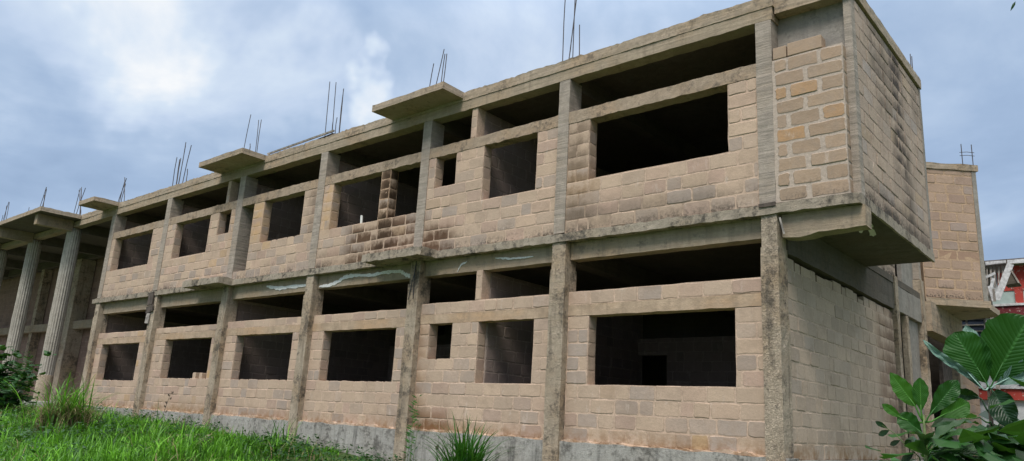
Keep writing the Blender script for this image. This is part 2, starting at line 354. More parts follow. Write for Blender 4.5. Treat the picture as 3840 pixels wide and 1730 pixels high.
def flat(name, c, rough=.8, var=.25, sc=20, spec=.3, metal=0.0):
    m, t = mat(name); co = t.node('ShaderNodeTexCoord').outputs['Object']
    n = t.noise(co, sc, 5, .6)
    finish(t, t.mix(t.mr(n, .3, .7), tuple(q * (1 - var) for q in c), tuple(min(1, q * (1 + var)) for q in c)), rough, n, .3, .01, spec, {'Metallic': metal})
    return m
M_REBAR = flat('rusty_rebar', (.07, .06, .06), .7, .4, 30, .4)
M_WOOD = flat('weathered_wood', (.30, .27, .24), .85, .4, 9)
M_DARKWOOD = flat('dark_wet_wood', (.07, .055, .045), .85, .5, 9)
M_WHITEWOOD = flat('pale_flaking_board', (.55, .55, .56), .8, .25, 12)
M_PAINT = flat('white_paint_smear', (.70, .68, .65), .8, .15, 30)
M_PIPE = flat('pale_plastic_pipe', (.7, .7, .66), .5, .1)
M_STONE = flat('rubble', (.30, .24, .19), .95, .35, 8)
M_CABLE = flat('black_cable', (.04, .04, .045), .6)
M_GLASS, _t = mat('dark_louvre_glass'); finish(_t, (.03, .04, .06), .12, spec=.6)
M_TIN = flat('grey_roof_sheet', (.12, .11, .11), .6, .4, 6)
M_WHITE = flat('white_wall_paint', (.55, .56, .56), .8, .12, 3)
M_MINT = flat('pale_green_wall_paint', (.36, .45, .42), .8, .12, 3)
def red_mat(name, c):
    m, t = mat(name); co = t.node('ShaderNodeTexCoord').outputs['Object']
    n = t.noise(co, 2.2, 8, .7); n2 = t.noise(co, 14, 5, .6)
    col = t.mix(t.mr(n, .52, .60), c, (c[0] * .45, c[1] * .7, c[2] * .7)); col = t.mix(t.mr(n2, .60, .68), col, (.55, .42, .38))
    finish(t, col, .85, n2, .3, .01); return m
M_RED = red_mat('peeling_red_paint', (.42, .06, .045)); M_MAROON = red_mat('faded_maroon_paint', (.17, .03, .035))

# ------------------------------------------------------------------ ground
def ss(x, a, b): x = min(1, max(0, (x - a) / (b - a))); return x * x * (3 - 2 * x)
GX = [(-60, -.15), (-27, -.2), (-20, -.27), (-16.6, -.34), (-12, -.5), (-9.5, -.55), (-8, -.72), (-5, -.86), (0, -1.0), (6, -1.15), (60, -1.2)]
def gz(x, y):
    for (a, za), (b, zb) in zip(GX, GX[1:]):
        if x <= b or b == 60: g = za + (zb - za) * min(1, max(0, (x - a) / (b - a))); break
    if y < 0: g = g + (-1.38 - g) * ss(-y, -.5, 11)
    d = max(0, math.hypot(x, y) - 60); g -= 0
    return g + .05 * mn.noise(Vector((x * .35, y * .35, 0))) + .02 * mn.noise(Vector((x * 1.3, y * 1.3, 5)))
def ground():
    mb = MB()
    def ax(lo, hi, step): 
        v = list(np.arange(lo, hi + 1e-6, step)); 
        return [-900, -400, -200, -110] + [q for q in v] + [60, 110, 200, 400, 900]
    X = ax(-60, 30, 1.0); Y = ax(-30, 30, 1.0); Y[4 + 30:4 + 31] = [0.0]
    ids = [[mb.vert((x, y, gz(x, y))) for y in Y] for x in X]
    for i in range(len(X) - 1):
        for j in range(len(Y) - 1): mb.face((ids[i][j], ids[i + 1][j], ids[i + 1][j + 1], ids[i][j + 1]))
    m, t = mat('grassy_soil'); co = t.node('ShaderNodeTexCoord').outputs['Object']
    a = t.noise(co, .8, 6); b = t.noise(co, 9, 6, .7)
    c = t.mix(t.mr(b, .35, .65), (.035, .06, .015), (.075, .12, .03)); c = t.mix(t.mr(a, .60, .72), c, (.13, .10, .065))
    finish(t, c, .95, b, .8, .06)
    o = mb.build('ground', m, smooth=True); o['kind'] = 'structure'
    return o
ground()

# ------------------------------------------------------------------ main building
def root(name, label, cat, loc=(0, 0, 0), group=None):
    e = bpy.data.objects.new(name, None); COL.objects.link(e); e.location = loc; e['label'] = label; e['category'] = cat
    if group: e['group'] = group
    bpy.context.view_layer.update(); return e
B = root('unfinished_building', 'long two storey unfinished block building with bare concrete columns and empty window openings', 'building', (-12, 3, -.5))
def part(name, mb, m, parent=B, label=None, smooth=False):
    o = mb.build(name, m, parent, smooth)
    if label: o['label'] = label
    return o
def box(name, m, *a, parent=B, label=None, **k):
    mb = MB(); rbox(mb, *a, **k); return part(name, mb, m, parent, label)
Xp, Ym = Vector((1, 0, 0)), Vector((0, -1, 0)); Yp = Vector((0, 1, 0))

LC = [(-.88, -.63), (-4.57, -4.26), (-8.15, -7.85), (-11.71, -11.41), (-15.45, -15.14), (-19.45, -19.12), (-23.48, -23.15)]
UC = [(-.88, -.64), (-4.54, -4.31), (-8.11, -7.86), (-11.70, -11.43), (-15.34, -15.06), (-19.50, -19.21), (-23.47, -23.16)]
# plinth under the facade
mb = MB(); rbox(mb, -23.6, -.60, .04, .40, -1.3, -.005, step=.2, amp=.014, top=.03)
rbox(mb, -.98, -.60, .40, 8.2, -1.3, -.04, step=.25, amp=.012); part('plinth', mb, M_PLIN)
mb = MB()   # crumbly mortar bed on the plinth
rbox(mb, -23.2, -.9, .075, .2, -.02, .025, step=.09, amp=.012, top=.05); part('mortar_bed', mb, M_FAC)
mb = MB(); tube(mb, [(-7.02, .028, -.28), (-7.02, .06, -.28)], .035, 9); part('weep_hole_shade_disc', mb, M_DARKWOOD)  # solid dark disc painted as the shade inside a hole
# columns
for i, (a, b) in enumerate(LC):
    mb = MB(); rbox(mb, a, b, 0, .33, -1.3, 2.80, step=.13, amp=.013); rbox(mb, a + .012, b - .012, .012, .33, 2.80, 3.262, step=.16, amp=.006)
    part('column', mb, M_COLL)
for a, b in UC: box('column', M_COLU, a, b, 0 if a > -1 else .002, .36, 3.42, 6.262, amp=.005, step=.2)

# lower walls, lintels, ventilation gap, beams
LB = [  # x0, x1, openings, lintel z0, z1, top
    (-4.26, -.88, [(-3.84, -1.33, .89, 2.0)], 2.0, 2.185, 2.41),
    (-7.85, -4.57, [(-7.58, -6.965, 1.31, 2.0), (-6.29, -4.985, .89, 2.0)], 2.0, 2.175, 2.40),
    (-11.41, -8.15, [(-10.98, -8.55, .88, 1.97)], 1.97, 2.15, 2.335),
    (-15.14, -11.71, [(-14.63, -12.17, .865, 1.975)], 1.975, 2.15, 2.335),
    (-19.12, -15.45, [(-18.43, -15.85, .87, 1.96)], 1.96, 2.13, 2.30),
    (-23.15, -19.45, [(-22.73, -20.07, .78, 1.91)], 1.91, 2.09, 2.27)]
for i, (a, b, ops, l0, l1, tp) in enumerate(LB):
    ch = .2225 if i < 5 else .2
    wl = part('wall_panel', block_wall((0, .14, 0), Xp, Ym, a, b, 0, l0, openings=[(o[0], o[1], o[2], o[3] + .3) for o in ops], ch=ch, off=RND.uniform(0, .3)), M_FAC)
    mb = MB(); rbox(mb, a, b, .132, .365, l0, l1, amp=.006, jag=.012, step=.12); part('lintel', mb, M_LINT, wl)
    mb = block_wall((0, .14, l1), Xp, Ym, a, b, .002, tp - l1, ch=max(.13, tp - l1), topjag=.012, gap=.02)
    part('top_course', mb, M_FAC, wl)
BZ = [2.965, 2.96, 2.955, 2.93, 2.92, 2.91]
beams = []
for i in range(6):
    beams.append(box('beam', M_BEAM, LC[i + 1][1], LC[i][0], .15, .38, BZ[i], 3.262, amp=.006, jag=.01, step=.14))
# first floor slab edge and slab
mb = MB(); rbox(mb, -23.75, .47, -.02, .30, 3.262, 3.407, step=.08, amp=.009, top=.02, jag=.015); part('slab_edge', mb, M_EDGE)
mb = MB(); rbox(mb, -23.7, .46, .30, 4.06, 3.27, 3.40, step=.6, amp=.008); rbox(mb, -23.7, -.60, 4.06, 8.1, 3.27, 3.40, step=.6, amp=.008); part('floor_slab', mb, M_SHADECON)
# right-hand slab soffit is lighter, exposed edge on the side
box('slab_edge', M_EDGE, .44, .475, .28, 4.07, 3.262, 3.41, amp=.009, step=.11, top=.02, jag=.012)
for x0, x1, y in ((-9.2, -7.42, -.25), (-16.85, -14.95, -.24)):
    mb = MB(); rbox(mb, x0, x1, y - .16, .05, 3.265, 3.43, step=.1, amp=.015, top=.03, jag=.02); part('ledge', mb, M_EDGE)

# upper walls
UB = [(-4.31, -.88, [(-3.86, -1.34, 4.31, 5.7)]),
      (-7.86, -4.54, [(-7.66, -7.07, 4.74, 5.7), (-6.33, -5.01, 4.30, 5.7)]),
      (-11.43, -8.11, [(-11.08, -9.36, 4.29, 5.7), (-9.06, -8.10, 4.29, 5.7)]),
      (-15.06, -11.70, [(-15.07, -14.46, 3.60, 5.7), (-13.98, -12.22, 4.27, 5.7)]),
      (-19.21, -15.34, [(-18.70, -16.70, 4.32, 5.7), (-16.22, -15.60, 4.75, 5.7)]),
      (-23.16, -19.50, [(-22.90, -20.2, 4.29, 5.7)])]
for i, (a, b, ops) in enumerate(UB):
    wl = part('wall_panel', block_wall((0, .02, 3.405), Xp, Ym, a, b, 0, 1.998, openings=[(o[0], o[1], o[2] - 3.405, 2.3) for o in ops], ch=.2235, off=RND.uniform(0, .3)), M_FAC)
    mb = MB(); l0, l1 = (5.40, 5.62)
    rbox(mb, a, b, .008, .25, l0, l1, amp=.008, jag=.018, step=.08, top=.02); part('lintel', mb, M_LINU, wl)
# roof beam, roof edge, roof slab
mb = MB(); rbox(mb, -60, -.62, .0, .26, 6.265, 6.47, step=.14, amp=.008, jag=.012); part('roof_beam', mb, M_BEAM)
mb = MB(); rbox(mb, -26.2, -.60, -.014, .20, 6.472, 6.665, step=.07, amp=.010, top=.035); part('roof_edge', mb, M_CON)
mb = MB(); rbox(mb, -26.2, -.60, .20, 8.1, 6.50, 6.64, step=.6, amp=.01); part('roof_slab', mb, M_SHADECON)
for x0, x1, y, z in ((-9.14, -6.98, -.60, 6.53), (-16.40, -14.18, -.70, 6.53), (-24.35, -23.08, -.82, 6.54)):
    mb = MB(); rbox(mb, x0, x1, y, .10, z, z + .145, step=.16, amp=.007, top=.015); part('canopy', mb, M_CON)
# interior: partitions, cross beams, back walls, end floors
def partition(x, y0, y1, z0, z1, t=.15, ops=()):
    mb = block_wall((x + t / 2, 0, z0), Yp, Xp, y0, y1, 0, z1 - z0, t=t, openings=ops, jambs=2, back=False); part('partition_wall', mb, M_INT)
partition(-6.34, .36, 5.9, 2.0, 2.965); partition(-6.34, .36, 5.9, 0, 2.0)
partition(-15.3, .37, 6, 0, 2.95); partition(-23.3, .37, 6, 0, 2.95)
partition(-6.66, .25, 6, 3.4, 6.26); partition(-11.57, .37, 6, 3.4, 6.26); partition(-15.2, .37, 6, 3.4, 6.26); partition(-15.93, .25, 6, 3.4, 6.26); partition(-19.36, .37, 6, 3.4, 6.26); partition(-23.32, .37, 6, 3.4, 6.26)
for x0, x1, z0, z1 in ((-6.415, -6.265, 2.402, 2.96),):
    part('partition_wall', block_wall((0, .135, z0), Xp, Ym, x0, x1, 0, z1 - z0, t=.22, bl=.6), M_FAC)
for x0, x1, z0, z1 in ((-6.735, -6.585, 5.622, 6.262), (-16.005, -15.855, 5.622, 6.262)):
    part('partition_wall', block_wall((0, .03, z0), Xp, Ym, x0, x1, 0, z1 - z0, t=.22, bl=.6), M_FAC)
for i in range(7):
    a, b = LC[i]
    if i: box('cross_beam', M_SHADECON, a + .03, b - .03, .38, 8.0, 2.95, 3.27, step=.5)
    a, b = UC[i]; box('cross_beam', M_SHADECON, a, b, .36, 8.0, 6.15, 6.50, step=.5)
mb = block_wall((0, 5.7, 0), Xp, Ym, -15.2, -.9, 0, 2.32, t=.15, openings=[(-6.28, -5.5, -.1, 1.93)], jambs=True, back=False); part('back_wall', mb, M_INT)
mb = MB(); rbox(mb, -23.6, -.66, 8.0, 8.2, -1, 6.5, step=.8); part('back_wall', mb, M_SHADECON)
mb = MB(); rbox(mb, -23.6, -.66, .36, 8.0, -.2, -.01, step=.8); part('ground_floor_slab', mb, M_SHADECON)

# right-hand projecting end room -------------------------------------------------
mb = block_wall((0, .0, 3.41), Xp, Ym, -.64, .35, 0, 2.17, t=.2, ch=.217, bl=.44, gap=.026, vgap=.05, raise_=.009, off=.0, rough=1.2, jambs=2,
    rows=[[-.62, -.17, .35], [-.62, -.42, .03, .35]])
solid(mb, Vector((-.615, -.004, 5.588)), .19, .17, .185, Xp, Ym, (.7, 1, .4)); solid(mb, Vector((-.405, -.008, 5.59)), .48, .19, .20, Xp, Ym, (.5, 1, .8))
part('wall_panel', mb, M_END, label='sandy end wall panel with wide pale joints and a loose top course')
box('column', M_COLU, .352, .455, .13, .30, 3.41, 6.40, amp=.004)
box('infill_panel', M_GREY, -.64, .352, .26, .34, 5.60, 6.36, amp=.006)
box('roof_edge', M_CON, -.60, .47, .05, .32, 6.36, 6.60, amp=.008, top=.03)
part('wall_panel', block_wall((.45, 0, 3.41), Yp, Xp, .30, 3.93, 0, 2.96, t=.2, ch=.217, bl=.43, gap=.012, vgap=.016), M_SIDE, label='tall side wall panel streaked with black mould')
box('column', M_GREY, .36, .468, 3.93, 4.02, 3.41, 6.40, amp=.003)
box('roof_edge', M_CON, .30, .485, .325, 4.06, 6.415, 6.60, amp=.008, top=.02, step=.12)
mb = MB(); rbox(mb, -.60, .30, .32, 4.0, 6.47, 6.58, step=.5); part('roof_slab', mb, M_SHADECON)
box('wall_panel', M_SHADECON, -.60, .25, 3.85, 3.99, 3.41, 6.46, step=.5)
mb = MB()     # tapered cantilever beam under the end room
rbox(mb, -.60, .50, .09, .34, 2.94, 3.258, step=.12, amp=.007, jag=.012, ax=lambda p: Vector((p.x, p.y, p.z + .03 * ((p.x + .6) / 1.1) * (3.258 - p.z) / .32 - .03 * math.sin(min(1, max(0, (p.x + .6) / .5)) * math.pi) * (3.258 - p.z) / .32)))
part('cantilever_beam', mb, M_BEAM)
box('beam', M_SHADECON, -.88, -.615, .34, 5.72, 2.76, 3.262, amp=.01, jag=.015, step=.2)
box('beam', M_GREY, -.86, -.60, 5.72, 8.05, 2.76, 3.262, amp=.01, jag=.015, step=.2)
# ground-floor side wall with a ragged, partly open top course
mb = block_wall((-.65, 0, 0), Yp, Xp, .30, 5.72, -.04, 2.56, t=.2, ch=.2165, bl=.40, gap=.012, vgap=.016, zoff=0.0)
y = .33
while y < 5.6:
    wv = RND.choice((.38, .42, .2, .3)); hh = .15 + RND.uniform(-.02, .02) - (.05 if RND.random() < .12 else 0)
    solid(mb, Vector((-.648 + RND.uniform(-.008, .004), y, 2.555)), min(wv, 5.7 - y), .18, hh, Yp, Xp)
    y += wv + RND.uniform(.015, .045)
part('wall_panel', mb, M_GSIDE, label='plain ground floor side wall with ragged open top course')
box('column', M_COLL, -.74, -.575, 5.73, 5.93, -1.3, 3.42, amp=.012, step=.15)
box('column', M_COLL, -.86, -.56, 7.80, 8.02, -1.3, 3.7, amp=.012, step=.15)
box('column', M_COLL, -.70, -.60, 6.55, 6.72, -1.3, 2.75, amp=.012, step=.15)
box('infill_panel', M_GREY, -.78, -.68, 6.74, 7.78, -1.0, 2.74, amp=.01, step=.2)
part('wall_panel', block_wall((-.66, 0, 3.41), Yp, Xp, 4.02, 6.15, 0, 2.96, t=.2), M_SIDE)
box('infill_panel', M_GREY, -.80, -.72, 6.9, 7.9, 3.41, 6.4, amp=.008, step=.3)
box('column', M_COLU, -.86, -.60, 7.86, 8.06, 3.72, 6.5, amp=.008, step=.2)
mb = MB(); rbox(mb, -23.7, -.55, 7.9, 14, 6.48, 6.60, step=1.0); part('roof_slab', mb, M_SHADECON)
# soffit paint remnants
for (x, y, a, b, rz) in ((.12, 1.25, .05, .34, .3), (.16, 1.62, .04, .30, .2), (.26, 1.2, .02, .13, .1), (.02, .98, .03, .16, .5)):
    mb = MB(); n = 14; ids = []
    for k in range(n):
        q = 2 * math.pi * k / n; rr = 1 + RND.uniform(-.3, .25); px, py = math.cos(q) * a * rr, math.sin(q) * b * rr
        ids.append(mb.vert((x + px * math.cos(rz) - py * math.sin(rz), y + px * math.sin(rz) + py * math.cos(rz), 3.254)))
    low = [mb.vert((mb.v[i][0], mb.v[i][1], 3.27)) for i in ids]; mb.face(ids[::-1])
    for k in range(n): mb.face((ids[k], ids[(k + 1) % n], low[(k + 1) % n], low[k]))
    part('paint_remnant', mb, M_PAINT)

# ------------------------------------------------------------------ rear wing box (turned forty degrees)
p0 = Vector((-.62, 8.42, 0)); p1 = Vector((.40, 9.38, 0)); Uw = (p1 - p0).normalized(); Nw = Vector((Uw.y, -Uw.x, 0)); Lw = (p1 - p0).length
part('wall_panel', block_wall((p0.x, p0.y, 3.41), Uw, Nw, 0, Lw - .09, 0, 3.02, t=.2, ch=.222, bl=.43, gap=.02, vgap=.03), M_BACK2, label='rear wing wall panel of orange jointed blocks')
def turned(p, o=p0, U=Uw, N=Nw): return o + U * p.x - N * p.y + Vector((0, 0, p.z))
def tbox(name, m, *a, **k):
    mb = MB(); rbox(mb, *a, ax=turned, **k); return part(name, mb, m)
tbox('column', M_GREY, Lw - .09, Lw + .01, -.01, .16, 3.41, 6.42, amp=.004)
tbox('roof_edge', M_CON, -.3, Lw + .06, -.03, .2, 6.43, 6.58, amp=.012, top=.03)
tbox('slab_edge', M_CON, -.02, Lw + .05, -.04, .25, 3.255, 3.41, amp=.008, top=.01)
mb = MB()
bot = [(-.62, 8.44), (.40, 9.40), (.42, 10.8), (-.62, 11.3)]
lo = [mb.vert((x, y, 3.265)) for x, y in bot]; hi = [mb.vert((x, y, 3.40)) for x, y in bot]
mb.face(lo[::-1]); mb.face(hi)
for k in range(4): mb.face((lo[k], lo[(k + 1) % 4], hi[(k + 1) % 4], hi[k]))
part('floor_slab', mb, M_CON)
mb = MB(); rbox(mb, -.75, -.45, 8.02, 11.2, 2.62, 3.26, step=.3, amp=.01); part('beam', mb, M_CON)
box('column', M_CON, -.72, -.48, 10.6, 10.85, -1.2, 2.62, amp=.01)
part('wall_panel', block_wall((-.60, 0, -.9), Yp, Xp, 10.85, 13.5, 0, 3.5, t=.2), M_BACK2)
part('wall_panel', block_wall((-2.4, 9.6, -.9), Xp, Ym, 0, 1.1, 0, 3.4, t=.15), M_PORCH)
mb = MB(); rbox(mb, -9, -2.4, 10.6, 10.8, -1.2, 6.4, step=1.0); part('back_wall', mb, M_SHADECON)
box('back_wall', M_SHADECON, -1.7, -1.5, 8.2, 11.5, -1.2, 3.3, step=.6)  # dark tone stands in for shade deep in the side opening
box('back_wall', M_SHADECON, -9, -.64, 11.7, 11.9, -1.2, 3.3, step=.8)
box('door_frame', M_DARKWOOD, -.70, -.62, 9.55, 10.5, -.9, 2.3, step=.4, amp=.003)
for x in (9.75, 9.95): pass

# ------------------------------------------------------------------ porch with round columns
def rcol(cx, cy, r):
    mb = MB(); n = 108
    zs = [-.5, .0, .5, .92, .95, .97] + list(np.linspace(1.1, 6.25, 22)); rings = []
    for z in zs:
        ring = []
        for k in range(n):
            q = 2 * math.pi * k / n; fl = (.012 * math.cos(q * 18)) if z > .94 else 0
            rr = r + fl + (.018 if z < .94 else 0) + .008 * mn.noise(Vector((math.cos(q) * 2, math.sin(q) * 2, z * 1.5 + cx)))
            if abs(z - 3.1) < .12: rr += .010
            ring.append(mb.vert((cx + math.cos(q) * rr, cy + math.sin(q) * rr, z)))
        rings.append(ring)
    for a, b, z in zip(rings, rings[1:], zs):
        for k in range(n): mb.face((a[k], a[(k + 1) % n], b[(k + 1) % n], b[k]), 1 if z < .92 else 0)
    mb.face(rings[-1]); part('round_column', mb, [M_RND, M_COLL], smooth=True)
for cx in (-27.05, -31.05, -35.1, -39.2, -43.3): rcol(cx, .14, .235)
mb = MB(); rbox(mb, -62, -26.24, -1.32, 7.0, 6.50, 6.63, step=.6, amp=.006); part('roof_slab', mb, M_SHADECON)
mb = MB(); rbox(mb, -62, -26.22, -1.36, -1.325, 6.49, 6.64, step=.2, amp=.006, top=.02); rbox(mb, -26.235, -26.20, -1.36, -.03, 6.49, 6.64, step=.15, amp=.006, top=.02); part('roof_edge', mb, M_CON)
for cx in (-26.95, -31.0, -35.0, -39.0, -43.0):
    box('cantilever_beam', M_BEAM, cx - .13, cx + .13, -1.22, -.02, 6.12, 6.498, amp=.008)
    box('cross_beam', M_SHADECON, cx - .13, cx + .13, .27, 3.0, 6.12, 6.498, amp=.008)
box('beam', M_BEAM, -60, -23.5, 2.7, 2.95, 3.06, 3.40, step=.25)
box('beam', M_SHADECON, -60, -23.5, 2.72, 2.98, 6.15, 6.498, step=.3)
for cx, wv in ((-33.0, .62), (-38.0, .4), (-28.6, .3)): box('column', M_COLL, cx - wv / 2, cx + wv / 2, 2.55 if wv > .5 else 2.8, 3.16, -.3, 6.15, step=.25, amp=.01)
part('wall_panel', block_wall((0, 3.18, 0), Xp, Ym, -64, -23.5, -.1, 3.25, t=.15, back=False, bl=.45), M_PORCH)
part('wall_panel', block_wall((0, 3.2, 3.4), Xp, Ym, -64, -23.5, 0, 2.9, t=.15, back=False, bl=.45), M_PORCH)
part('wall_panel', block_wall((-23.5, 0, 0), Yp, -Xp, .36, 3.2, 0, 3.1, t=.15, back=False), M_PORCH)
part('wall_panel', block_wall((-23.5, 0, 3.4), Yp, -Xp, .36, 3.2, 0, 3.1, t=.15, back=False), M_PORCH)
box('porch_floor', M_PLIN, -52, -23.6, -.9, 3.2, -.5, .02, step=.5, amp=.01)
box('step', M_PLIN, -34, -28.2, -1.4, -.9, -.6, -.12, step=.4, amp=.01)

# ------------------------------------------------------------------ starter bars on the roof
RB = [
[ (-4.62,6.80,-4.62,8.29),(-4.50,6.78,-4.46,7.16),(-4.47,6.78,-4.35,8.02),(-4.38,6.77,-4.38,8.07),(-4.26,6.86,-4.28,7.41) ],
[ (-8.16,7.21,-8.10,7.67),(-7.99,7.20,-7.84,7.95),(-7.91,7.21,-7.87,7.87),(-7.80,7.19,-7.77,7.83) ],
[ (-11.86,6.91,-11.93,8.25),(-11.66,6.89,-11.75,8.21),(-11.59,6.86,-11.60,7.14),(-11.51,6.84,-11.51,7.21),(-11.36,6.82,-11.40,7.93),(-11.30,6.81,-11.32,7.91) ],
[ (-15.69,7.22,-15.59,8.21),(-15.37,7.11,-15.40,7.29),(-15.15,7.06,-15.22,7.98),(-14.95,6.99,-14.96,7.91),(-15.30,7.11,-15.32,7.27) ],
[ (-19.77,6.88,-19.79,7.73),(-19.57,6.91,-19.62,7.63),(-19.44,6.92,-19.45,7.63),(-19.30,6.93,-19.28,8.12),(-19.08,6.90,-18.93,7.96),(-19.24,6.92,-19.22,7.98),(-18.92,6.88,-18.96,7.20) ],
[ (-23.64,6.93,-23.34,7.63),(-23.51,6.94,-23.43,7.46),(-23.41,6.94,-23.31,7.49),(-23.10,6.94,-23.37,7.65) ],
[ (-27.70,7.03,-27.58,7.94),(-27.05,6.94,-27.38,7.88),(-26.90,6.95,-27.27,7.92),(-27.03,7.34,-26.79,7.81),(-26.93,6.96,-27.55,7.85) ],
[ (-31.47,7.69,-31.19,8.54),(-31.32,7.67,-31.23,8.47),(-31.06,7.62,-31.14,8.54),(-30.93,7.60,-31.14,8.21),(-32.67,7.75,-32.70,7.89) ],
[ (-35.95,7.80,-35.74,8.58),(-35.76,7.80,-35.92,8.42),(-35.60,7.79,-35.70,8.56),(-36.26,7.80,-36.25,8.03) ]]
for bi, bun in enumerate(RB):
    for (xa, za, xb, zb) in bun:
        k = (za - 6.55) / max(.1, zb - za); x0 = xa - (xb - xa) * k * .6
        yy = .15 + RND.uniform(-.04, .06)
        mb = MB(); bend = RND.uniform(-.008, .008)
        pts = [(x0, yy, 6.55), ((x0 + xa) / 2, yy, (6.55 + za) / 2), (xa + bend * .3, yy, za), ((xa + xb) / 2 + bend, yy + bend, (za + zb) / 2), (xb, yy, zb)]
        tube(mb, pts, .0095 if bi < 4 else .012, 6); part('rebar', mb, M_REBAR)
for (ya, za, yb, zb) in ((3.27, 6.55, 3.32, 6.78), (3.43, 6.55, 3.46, 6.80), (3.88, 6.5, 3.90, 7.07), (3.98, 6.5, 4.01, 7.07)):
    mb = MB(); tube(mb, [(.38, ya, za), (.38, yb, zb)], .008, 6); part('rebar', mb, M_REBAR)
for x, y in ((.24, 8.95), (.42, 9.1)):
    mb = MB(); tube(mb, [(x, y, 6.5), (x, y, 7.0)], .010, 6); part('rebar', mb, M_REBAR)
mb = MB()
for z in (6.72, 6.80): tube(mb, [(.20, 8.93, z), (.33, 9.03, z + .015), (.46, 9.12, z)], .007, 5)
part('rebar', mb, M_REBAR, label='short horizontal tie linking two starter bars')

# white mortar smears on the first floor beams
def streak(pts, wd, y, parent):
    mb = MB(); T, Bo = [], []
    P = []
    for (a, b) in zip(pts, pts[1:]):
        for k in range(6): P.append((a[0] + (b[0] - a[0]) * k / 6, a[1] + (b[1] - a[1]) * k / 6))
    P.append(pts[-1])
    for i, (x, z) in enumerate(P):
        e = min(1, .35 + min(i, len(P) - 1 - i) * .3); h = wd * e * (1 + RND.uniform(-.35, .35)); z += RND.uniform(-.008, .008)
        T.append((x, z + h / 2)); Bo.append((x, z - h / 2))
    f = [[mb.vert((x, y, z)) for x, z in r] for r in (T, Bo)]; k = [[mb.vert((x, y + .02, z)) for x, z in r] for r in (T, Bo)]
    for i in range(len(P) - 1):
        mb.face((f[1][i], f[1][i + 1], f[0][i + 1], f[0][i])); mb.face((f[0][i], f[0][i + 1], k[0][i + 1], k[0][i])); mb.face((f[1][i + 1], f[1][i], k[1][i], k[1][i + 1]))
    part('mortar_smear', mb, M_PAINT, parent)
streak([(-11.36, 2.998), (-11.03, 3.002), (-10.69, 3.056), (-10.44, 3.153), (-10.04, 3.164), (-9.51, 3.121), (-9.14, 3.146), (-8.60, 3.135), (-8.44, 3.05), (-8.25, 2.99)], .075, .136, beams[2])
streak([(-13.558, 3.16), (-13.032, 3.072), (-12.548, 3.072), (-11.80, 3.073)], .085, .136, beams[3])
streak([(-6.941, 2.98), (-6.853, 3.116), (-6.706, 3.158)], .03, .138, beams[1]); streak([(-5.977, 3.164), (-5.604, 3.117), (-5.333, 3.102), (-5.071, 3.112)], .035, .138, beams[1])

# ------------------------------------------------------------------ loose things on and around the building
def thing(name, mb, m, label, cat, group=None, smooth=False):
    o = mb.build(name, m, None, smooth); o['label'] = label; o['category'] = cat
    if group: o['group'] = group
    return o
mb = MB(); solid(mb, Vector((-16.66, .19, .875)), .15, .2, .17, Xp, Ym, (.6, 1, .7)); thing('concrete_block', mb, M_FAC, 'left of two tan blocks stood on a lower window sill', 'block', 'blocks left on the sill')
mb = MB(); solid(mb, Vector((-16.32, .19, .872)), .15, .2, .165, Xp, Ym, (.75, 1, .6)); thing('concrete_block', mb, M_FAC, 'right of two tan blocks on a lower sill, hard against the column', 'block', 'blocks left on the sill')
mb = MB(); tube(mb, [(-10.0, .1, 4.27), (-10.02, .1, 4.50)], .028, 12); thing('pipe_stub', mb, M_PIPE, 'short white pipe standing on the sill of the stained upper window', 'pipe')
def plank(name, a, b, w, t, m, label, cat='plank', side=Vector((0, -1, 0)), group=None):
    a, b = Vector(a), Vector(b); d = (b - a); L = d.length; d.normalize(); s = d.cross(side).normalized(); n = s.cross(d)
    mb = MB(); rbox(mb, 0, L, -w / 2, w / 2, -t / 2, t / 2, step=.12, amp=.004, ax=lambda p: a + d * p.x + s * p.y + n * p.z)
    return thing(name, mb, m, label, cat, group)
plank('wooden_plank', (-19.45, -.03, 3.36), (-19.42, -.04, 2.98), .30, .03, M_DARKWOOD, 'dark wooden board scrap nailed over the slab edge at a column, upper piece')
plank('wooden_plank', (-19.40, -.035, 2.96), (-19.37, -.04, 2.76), .40, .03, M_DARKWOOD, 'dark wooden board scrap on the column just below the upper scrap')
plank('wooden_plank', (-19.42, -.03, 2.74), (-19.44, -.035, 2.44), .20, .03, M_WOOD, 'pale grey board scrap hanging lowest on the column under dark scraps')
plank('roof_batten', (-14.2, .04, 6.73), (-11.4, .06, 6.80), .05, .04, M_WOOD, 'long thin grey batten lying along the roof edge beside starter bars', side=Vector((0, -.2, 1)))
plank('roof_batten', (-12.6, .16, 6.72), (-11.45, .10, 6.74), .06, .04, M_DARKWOOD, 'short dark batten lying behind the long one on the roof edge', side=Vector((0, -.2, 1)))
plank('wooden_splinter', (-.585, -.02, 3.19), (-.535, -.01, 2.95), .022, .015, M_WOOD, 'thin pale wooden splinter leaning beside the corner column under the slab', 'plank')
plank('wooden_plank', (-.88, -.022, 3.395), (-.64, -.022, 3.40), .055, .03, M_DARKWOOD, 'small dark board on the slab edge at the foot of the tall corner column')
mb = MB(); tube(mb, [(-7.97, .0, 3.26), (-7.975, -.02, 3.0), (-7.96, -.018, 2.49)], .008, 6); tube(mb, [(-7.98, .0, 3.10), (-8.02, -.03, 2.8), (-8.10, -.018, 2.48)], .008, 6)
thing('loose_cable', mb, M_CABLE, 'two dark cable ends hanging down the column below the small ledge', 'cable')
mb = MB(); tube(mb, [(-4.62, -.02, 5.42), (-4.57, -.03, 5.60), (-4.44, -.02, 5.64)], .012, 5)
